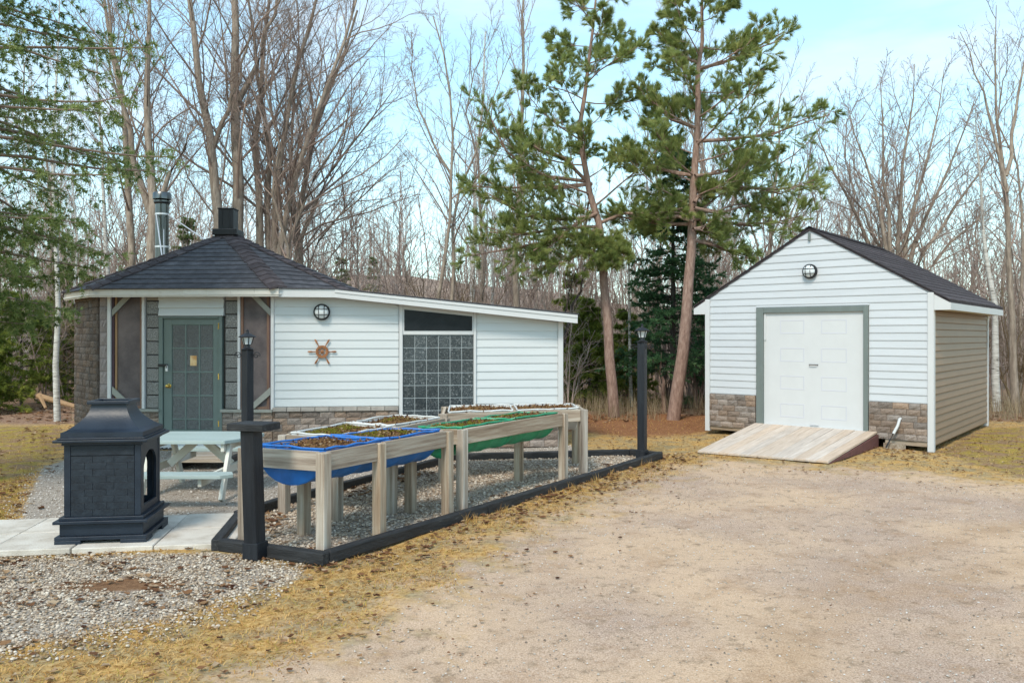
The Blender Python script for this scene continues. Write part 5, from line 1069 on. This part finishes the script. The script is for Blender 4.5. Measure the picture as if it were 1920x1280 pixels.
# shrubs: bare thicket along the wood edge
SHR = []
for s_ in range(3):
    r2 = np.random.default_rng(500+s_); st3 = []
    for k in range(9): a = r2.uniform(0, 6.28); e = r2.uniform(.3, .9); h = r2.uniform(1.3, 2.6); st3.append(([(0.06*math.cos(a), .06*math.sin(a), 0), (e*.35*math.cos(a), e*.35*math.sin(a), h*.5), (e*math.cos(a), e*math.sin(a), h)], .016, .006))
    P0, R0 = stems_array(st3, 6); P1, R1 = grow(P0, R0, 8, .15, 1., (25, 60), .4, 4, .15, .1, .008, r2, .005); P2, R2 = grow(P1, R1, 5, .15, 1., (25, 55), .5, 3, .15, .1, .007, r2, .004)
    SHR.append(tubes([(P0, R0), (P1, R1), (P2, R2)], (M_TWIG, M_TWIG2, M_REED)[s_], [4, 3, 3]))
n_ = 0
for tries in range(400):
    Y = rg.uniform(18.8, 30); xp = rg.uniform(-60, 1990)
    if 1320 < xp < 1860 and Y < 21: continue
    X = (xp-960)/FPX*Y
    if -7.6 < X < 1.2 and Y < 18.6: continue
    s = rg.uniform(.8, 1.35); M = Matrix.Translation((X, Y, 0))@Matrix.Rotation(rg.uniform(0, 6.28), 4, 'Z')@Matrix.Diagonal((s, s, s, 1))
    si_ = rg.randrange(3); o = put('shrub', SHR[si_], None, M); tag(o, ('reddish', 'greyish', 'straw-coloured')[si_]+(' small' if s < 1.05 else ' large')+' twiggy shrub '+[p for lim_, p in ((140, 'at the far left edge'), (640, 'behind the faceted roof'), (1060, 'behind the sloping roof'), (1200, 'behind the left pine'), (1330, 'behind the right pine'), (1860, 'behind the shed'), (9999, 'right of the shed')) if xp < lim_][0], 'shrub', 'bare shrubs along the wood edge'); n_ += 1
    if n_ >= 75: break
# the far wood on the hillside, one mass
r2 = np.random.default_rng(9); NF = 450; FY = 40+125*r2.uniform(0, 1, NF)**1.5; FX = (r2.uniform(-150, 2070, NF)-960)/FPX*FY; FZ = np.where(FY > 44, hill_z(FX, FY), 0)
P0 = np.zeros((NF, 5, 3)); H = r2.uniform(5, 12, NF)*(1+.25*np.sin(FX*.21+FY*.1))
for k in range(5): P0[:, k] = np.c_[FX+r2.normal(0, .12*k, NF), FY, FZ+H*k/4]
R0 = np.maximum(.035, FY*.0006)[:, None]*np.linspace(1.6, .35, 5)[None]
P1, R1 = grow(P0, R0, 10, .2, 1., (25, 55), .34, 4, .12, .25, .01, r2, .022); P2, R2 = grow(P1, R1, 6, .2, 1., (25, 55), .5, 2, .15, .2, .01, r2, .016)
fm = tubes([(P0, R0), (P1, R1), (P2, R2)], M_FARW, [4, 3, 3])
nvx = len(fm.vertices); a = fm.attributes.new('tone', 'FLOAT', 'POINT')
tt = r2.uniform(.1, .9, NF); tone = np.concatenate([np.repeat(tt, 5*4), np.repeat(tt, 10*4*3), np.repeat(tt, 60*2*3)]); a.data.foreach_set('value', tone.astype(np.float32))
o = put('far_wood', fm); o['kind'] = 'stuff'; tag(o, 'grey-brown leafless wood covering the far hillside', 'wood')

# tangled brush between the trunks, one mass
NB = 1150; BY = r2.uniform(20.5, 42, NB); BX = (r2.uniform(-150, 2080, NB)-960)/FPX*BY; ok = ~((BX > 2.5) & (BX < 10.5) & (BY < 22.5)); BX, BY = BX[ok], BY[ok]; NB = len(BX)
P0 = np.zeros((NB, 4, 3)); H = r2.uniform(1.6, 5.2, NB)*np.where(BY < 26, .75, 1); az = r2.uniform(0, 6.28, NB); ln_ = r2.uniform(.0, .38, NB)
for k in range(4): P0[:, k] = np.c_[BX+np.cos(az)*ln_*H*(k/3)**1.5+r2.normal(0, .04*k, NB), BY+np.sin(az)*ln_*H*(k/3)**1.5, H*k/3]
R0 = (.006+H*.0032)[:, None]*np.linspace(1.3, .4, 4)[None]
P1, R1 = grow(P0, R0, 7, .12, 1., (25, 65), .42, 3, .2, .12, .007, r2, .007); P2, R2 = grow(P1, R1, 3, .2, 1., (25, 60), .55, 2, .15, .1, .007, r2, .006)
bm_ = tubes([(P0, R0), (P1, R1), (P2, R2)], M_FARW, [3, 3, 3]); a = bm_.attributes.new('tone', 'FLOAT', 'POINT'); tt = r2.uniform(.0, .75, NB)
a.data.foreach_set('value', np.concatenate([np.repeat(tt, 12), np.repeat(tt, 7*9), np.repeat(tt, 21*6)]).astype(np.float32))
o = put('thicket', bm_); o['kind'] = 'stuff'; tag(o, 'tangled brown leafless brush filling the wood behind the buildings', 'thicket')

# ------------------------------------------------------------------ small stuff on the ground
ICO = None
def pebbles(name, poly, n, rmin, rmax, m, label, seed, lift=.3, excl=(), feather=.0, low=False):
    rg = np.random.default_rng(seed); lo, hi = poly.min(0), poly.max(0); lo = np.maximum(lo, (-6, 3.8)); hi = np.minimum(hi, (9, 14)); P = rg.uniform(lo, hi, (n*4, 2)); d = sdf(poly, P[:, 0], P[:, 1]); keep = d > rg.uniform(-feather, .02, len(P))
    for e in excl: keep &= sdf(e, P[:, 0], P[:, 1]) < 0
    P = P[keep][:n]; N = len(P)
    t = (1+5**.5)/2; iv = nrm(np.array([(-1, t, 0), (1, t, 0), (-1, -t, 0), (1, -t, 0), (0, -1, t), (0, 1, t), (0, -1, -t), (0, 1, -t), (t, 0, -1), (t, 0, 1), (-t, 0, -1), (-t, 0, 1)], float))
    fi = np.array([(0, 11, 5), (0, 5, 1), (0, 1, 7), (0, 7, 10), (0, 10, 11), (1, 5, 9), (5, 11, 4), (11, 10, 2), (10, 7, 6), (7, 1, 8), (3, 9, 4), (3, 4, 2), (3, 2, 6), (3, 6, 8), (3, 8, 9), (4, 9, 5), (2, 4, 11), (6, 2, 10), (8, 6, 7), (9, 8, 1)])
    if low: iv = np.array([(1, 0, -.2), (0, 1, -.2), (-1, 0, -.2), (0, -1, -.2), (0, 0, 1)], float); fi = np.array([(0, 1, 4), (1, 2, 4), (2, 3, 4), (3, 0, 4)])
    else:
        q = np.linalg.qr(np.random.default_rng(3).normal(0, 1, (3, 3)))[0]; iv = iv@q; fi = fi[iv[fi].mean(1)[:, 2] > -.2]
    K_ = len(iv)
    r = rg.uniform(0, 1, N)**1.6*(rmax-rmin)+rmin; sc = np.stack([r*rg.uniform(.8, 1.3, N), r*rg.uniform(.7, 1.1, N), r*rg.uniform(.45, .8, N)], 1); a = rg.uniform(0, 6.28, N)
    v = iv[None]*sc[:, None, :]*(1+rg.normal(0, .09, (N, K_, 1))); x = v[..., 0]*np.cos(a)[:, None]-v[..., 1]*np.sin(a)[:, None]; y = v[..., 0]*np.sin(a)[:, None]+v[..., 1]*np.cos(a)[:, None]
    z = v[..., 2]+(gheight(P[:, 0], P[:, 1])+sc[:, 2]*lift+rg.uniform(0, .008, N))[:, None]
    vv = np.stack([x+P[:, :1], y+P[:, 1:], z], -1).reshape(-1, 3); ff = (fi[None]+np.arange(N)[:, None, None]*K_).reshape(-1, 3)
    o = put(name, fastmesh(name, vv, ff, m, True, np.repeat(rg.uniform(0, 1, N), K_))); o['kind'] = 'stuff'; tag(o, label, 'gravel'); return o
SLABP = poly2([o0+e1*.0, o0+e2*1.23, o0+e2*1.23-e1*4.3, o0-e1*4.3])
e1s = Vector((.69, .10, 0)).normalized(); e2s = Vector((-e1s.y, e1s.x, 0)); o0s = G(437, 1026); SLABP = poly2([o0s, o0s+e2s*1.23, o0s+e2s*1.23-e1s*4.3, o0s-e1s*4.3])
DIRTP = poly2([G(225+70*math.cos(k*.35)*(1+.45*math.sin(k*2.7)), 1095+11*math.sin(k*.35)*(1+.5*math.sin(k*1.9))) for k in range(18)])
pebbles('pebbles', GRAVA, 12500, .005, .0135, M_PEB, 'pale rounded pebbles spread in front of the slabs', 601, excl=(BED, SLABP, DIRTP), feather=.45)
pebbles('drive_grit', DRIVE, 14000, .003, .009, M_PEB2, 'loose grit and small stones strewn over the sandy driveway', 604, low=True)
pebbles('bed_gravel', BED, 11500, .007, .018, M_PEB, 'grey-tan gravel filling the timber-edged planter bed', 602)
pebbles('pea_gravel', GRAVB, 11000, .006, .014, M_PEB2, 'fine tan gravel around the picnic table', 603, excl=(BED, SLABP), feather=.2, low=True)
def blades(name, zone_fn, n, box, h, m, label, seed, wid=.0022, tilt=(25, 85), cat='grass', tone=(.0, .9)):
    rg = np.random.default_rng(seed); P = np.c_[rg.uniform(box[0], box[1], n), rg.uniform(box[2], box[3], n)]; P = P[zone_fn(P[:, 0], P[:, 1], rg)]; N = len(P)
    B_ = np.c_[P, gheight(P[:, 0], P[:, 1])]; th = np.radians(rg.uniform(*tilt, N)); az = rg.uniform(0, 6.28, N); L = rg.uniform(.5, 1.2, N)*h
    D = np.c_[np.cos(az)*np.sin(th), np.sin(az)*np.sin(th), np.cos(th)]; s = np.c_[-np.sin(az), np.cos(az), np.zeros(N)]*wid
    mid = B_+D*(L*.55)[:, None]; tip = mid+nrm(D+np.array([0, 0, -.45]))*(L*.45)[:, None]; tip[:, 2] = np.maximum(tip[:, 2], B_[:, 2]+.003)
    v = np.stack([B_-s, B_+s, mid+s*.8, mid-s*.8, tip], 1).reshape(-1, 3); o = np.arange(N)[:, None]*5
    f = np.concatenate([o+np.array([0, 1, 2]), o+np.array([0, 2, 3]), o+np.array([3, 2, 4])])
    t = np.repeat(rg.uniform(*tone, N), 5); q = put(name, fastmesh(name, v, f, m, tone=t)); q['kind'] = 'stuff'; tag(q, label, cat); return q
def nzf(X, Y): return np.sin(X*3.1+np.sin(Y*2.3))*np.cos(Y*2.7+np.sin(X*1.9))+.6*np.sin(X*7.3+Y*5.1)
def lawnmask(X, Y, rg):
    d = sdf(DRIVE, X, Y); ok = (d < .25*nzf(X, Y)-rg.uniform(-.1, .35, len(X))) & (sdf(GRAVA, X, Y) < rg.uniform(-.02, .25, len(X))*0+.02+.12*nzf(X, Y)) & (sdf(GRAVB, X, Y) < .02) & (sdf(BED, X, Y) < -.05) & (sdf(SLABP, X, Y) < 0)
    return ok & (Y > 3.8)
blades('dry_grass', lawnmask, 230000, (-6, 3.2, 3.9, 12.2), .042, M_STRAW, 'short straw-coloured grass between the bed edging and the driveway', 611, .0022, (48, 89), tone=(0, 1))
blades('lawn_grass', lambda X, Y, rg: (lawnmask(X, Y, rg)) & ((X > 1.5) | (X < -4.5)), 32000, (-9, 13, 9, 18), .05, M_STRAW, 'straw and moss lawn around the buildings', 612, .003)
def tuftmask(X, Y, rg): d = np.abs(sdf(BED, X, Y)+.1); return (d < .07) & (nzf(X*1.3, Y*1.7) > .75) & (sdf(GRAVB, X, Y) < 0)
blades('edge_tufts', tuftmask, 90000, (-3, 3, 5.4, 12), .11, M_STRAW, 'longer dry tufts along the black timber edging', 613, .0016, (15, 75))
blades('reeds', lambda X, Y, rg: (nzf(X*1.5, Y) > -.3) & ~((X > 3.0) & (X < 9) & (Y < 18.6)), 15000, (-9, 12, 17.2, 20.5), .55, M_REED, 'dry upright stems at the foot of the wood', 614, .0035, (2, 32), 'dry stems')
def litter(name, mask, n, box, size, label, seed, tone=(0, 1), m=None):
    rg = np.random.default_rng(seed); P = np.c_[rg.uniform(box[0], box[1], n), rg.uniform(box[2], box[3], n)]; P = P[mask(P[:, 0], P[:, 1], rg)]; N = len(P)
    r = rg.uniform(.5, 1.15, N)*size; az = rg.uniform(0, 6.28, N); n_ = 7; a = np.arange(n_)*2*np.pi/n_
    rad = r[:, None]*(.55+.45*np.abs(np.cos(a*1.5))[None])*rg.uniform(.75, 1.2, (N, n_)); z = rg.uniform(-.15, .55, (N, n_))*r[:, None]*.8+.006
    x = P[:, :1]+rad*np.cos(a[None]+az[:, None]); y = P[:, 1:]+rad*np.sin(a[None]+az[:, None])*.8; b0 = gheight(P[:, 0], P[:, 1])[:, None]+rg.uniform(.002, .015, (N, 1))
    v = np.concatenate([np.stack([x, y, z+b0], -1), np.concatenate([P, b0+.004], 1)[:, None, :]], 1).reshape(-1, 3); o = np.arange(N)[:, None]*(n_+1)
    f = np.concatenate([o+np.array([n_, i, (i+1) % n_]) for i in range(n_)]); q = put(name, fastmesh(name, v, f, m or M_LEAF, tone=np.repeat(rg.uniform(*tone, N), n_+1))); q['kind'] = 'stuff'; tag(q, label, 'leaves'); return q
litter('edge_leaves', lambda X, Y, rg: (sdf(BED, X, Y) < -.04) & (sdf(BED, X, Y) > -.75+rg.uniform(0, .55, len(X))) & (sdf(GRAVB, X, Y) < 0) & (X > -1.6+0*Y), 5200, (-2, 3.2, 5.3, 12.5), .036, 'fallen brown leaves along the outside of the timber edging', 621)
litter('bed_leaves', lambda X, Y, rg: (sdf(BED, X, Y) > .03) & (sdf(BED, X, Y) < .4) & (nzf(X*1.2+2, Y*1.1) > .1) & (X < Y*.70-5.6), 3600, (-2.7, 1.5, 6, 11.3), .04, 'fallen brown leaves caught inside the planter bed', 622)
litter('gravel_leaves', lambda X, Y, rg: (sdf(GRAVA, X, Y) > -.1) & (nzf(X*1.1, Y*1.6+1) > .1), 900, (-5, -1.4, 4.4, 6.7), .035, 'scattered brown leaves lying on the pebbles', 623)
litter('ground_leaves', lambda X, Y, rg: (sdf(BED, X, Y) < -.05) & (sdf(GRAVB, X, Y) < 0) & (sdf(DRIVE, X, Y) < rg.uniform(-.8, 1.1, len(X))), 6000, (-6, 9, 3.9, 14.5), .026, 'thinly scattered leaf scraps on grass and driveway', 624)
litter('twig_debris', lambda X, Y, rg: (sdf(DRIVE, X, Y) > 0) & (nzf(X*.9, Y*1.2)+.5*nzf(X*3.7, Y*4.1) > .75) & (rg.uniform(0, 1, len(X)) < np.clip(1.1-sdf(DRIVE, X, Y)*.62, .03, 1)), 15000, (-2, 8, 3.8, 11.5), .0095, 'brown organic crumbs strewn over the sandy driveway', 625, (.1, .6))
litter('ramp_leaves', lambda X, Y, rg: np.hypot(X-5.55, Y-12.35) < rg.uniform(.1, .8, len(X)), 260, (4.6, 6.6, 11.5, 13), .04, 'fallen leaves gathered beside the ramp', 626)
litter('wood_leaves', lambda X, Y, rg: (X < 2.5) | (X > 8.5) | (Y > 18.3), 6500, (-12, 13, 16.8, 24), .055, 'brown leaf litter covering the floor of the wood', 627)
litter('left_leaves', lambda X, Y, rg: (sdf(MOSSL, X, Y) > -.2) & (nzf(X, Y) > -.2), 1800, (-9, -4, 7, 17), .04, 'fallen leaves scattered over the mossy left lawn', 628)

# ------------------------------------------------------------------ odds and ends at the back left
fl_ = thing('fallen_log', (*pt(105, 19), 0), 'split orange-brown log lying on the leaf litter left of the cottage', 'log')
MB().tube([V(72, 742, 19), V(100, 750, 18.8), V(142, 762, 18.6)], [.07, .06, .05], 8).build('trunk_piece', M_PINEW, fl_, smooth=True); MB().tube([V(75, 742, 18.9), V(86, 765, 18.7)], [.05, .03], 6).build('branch_stub', M_PINEW, fl_, smooth=True)
hb_ = Wall(pt(10, 52), pt(150, 50)); HB = thing('far_house', hb_.P(2, 0), 'white house glimpsed far off through the trees at the left', 'house')
hb_.box('wall', 0, hb_.L, 0, 2.6, -4, 0, M_TRIM, HB); 
MB().prism([hb_.P(-.3, 2.6, .4), hb_.P(-.3, 2.6, -4.4), hb_.P(-.3, 4.2, -2)], hb_.u*(hb_.L+.6)).build('roof', M_SHING, HB)
for u in (.8, 2.6): w_ = hb_.box('window', u, u+.8, 1.0, 2.0, .001, .03, M_TRIM, HB); hb_.box('pane', u+.08, u+.72, 1.08, 1.92, .031, .04, M_TRANSOM, w_)

# things that still share a label are told apart by their order from the left
byl = {}
for o in bpy.data.objects:
    if o.get('label') and o.parent is None: byl.setdefault(o['label'], []).append(o)
ORD = ('first', 'second', 'third', 'fourth', 'fifth', 'sixth', 'seventh')
for l, os_ in byl.items():
    if len(os_) > 1:
        os_.sort(key=lambda q: WM[q].translation.x/WM[q].translation.y)
        for k, q in enumerate(os_): q['label'] = l+', '+(ORD[min(k, 6)])+' from the left'
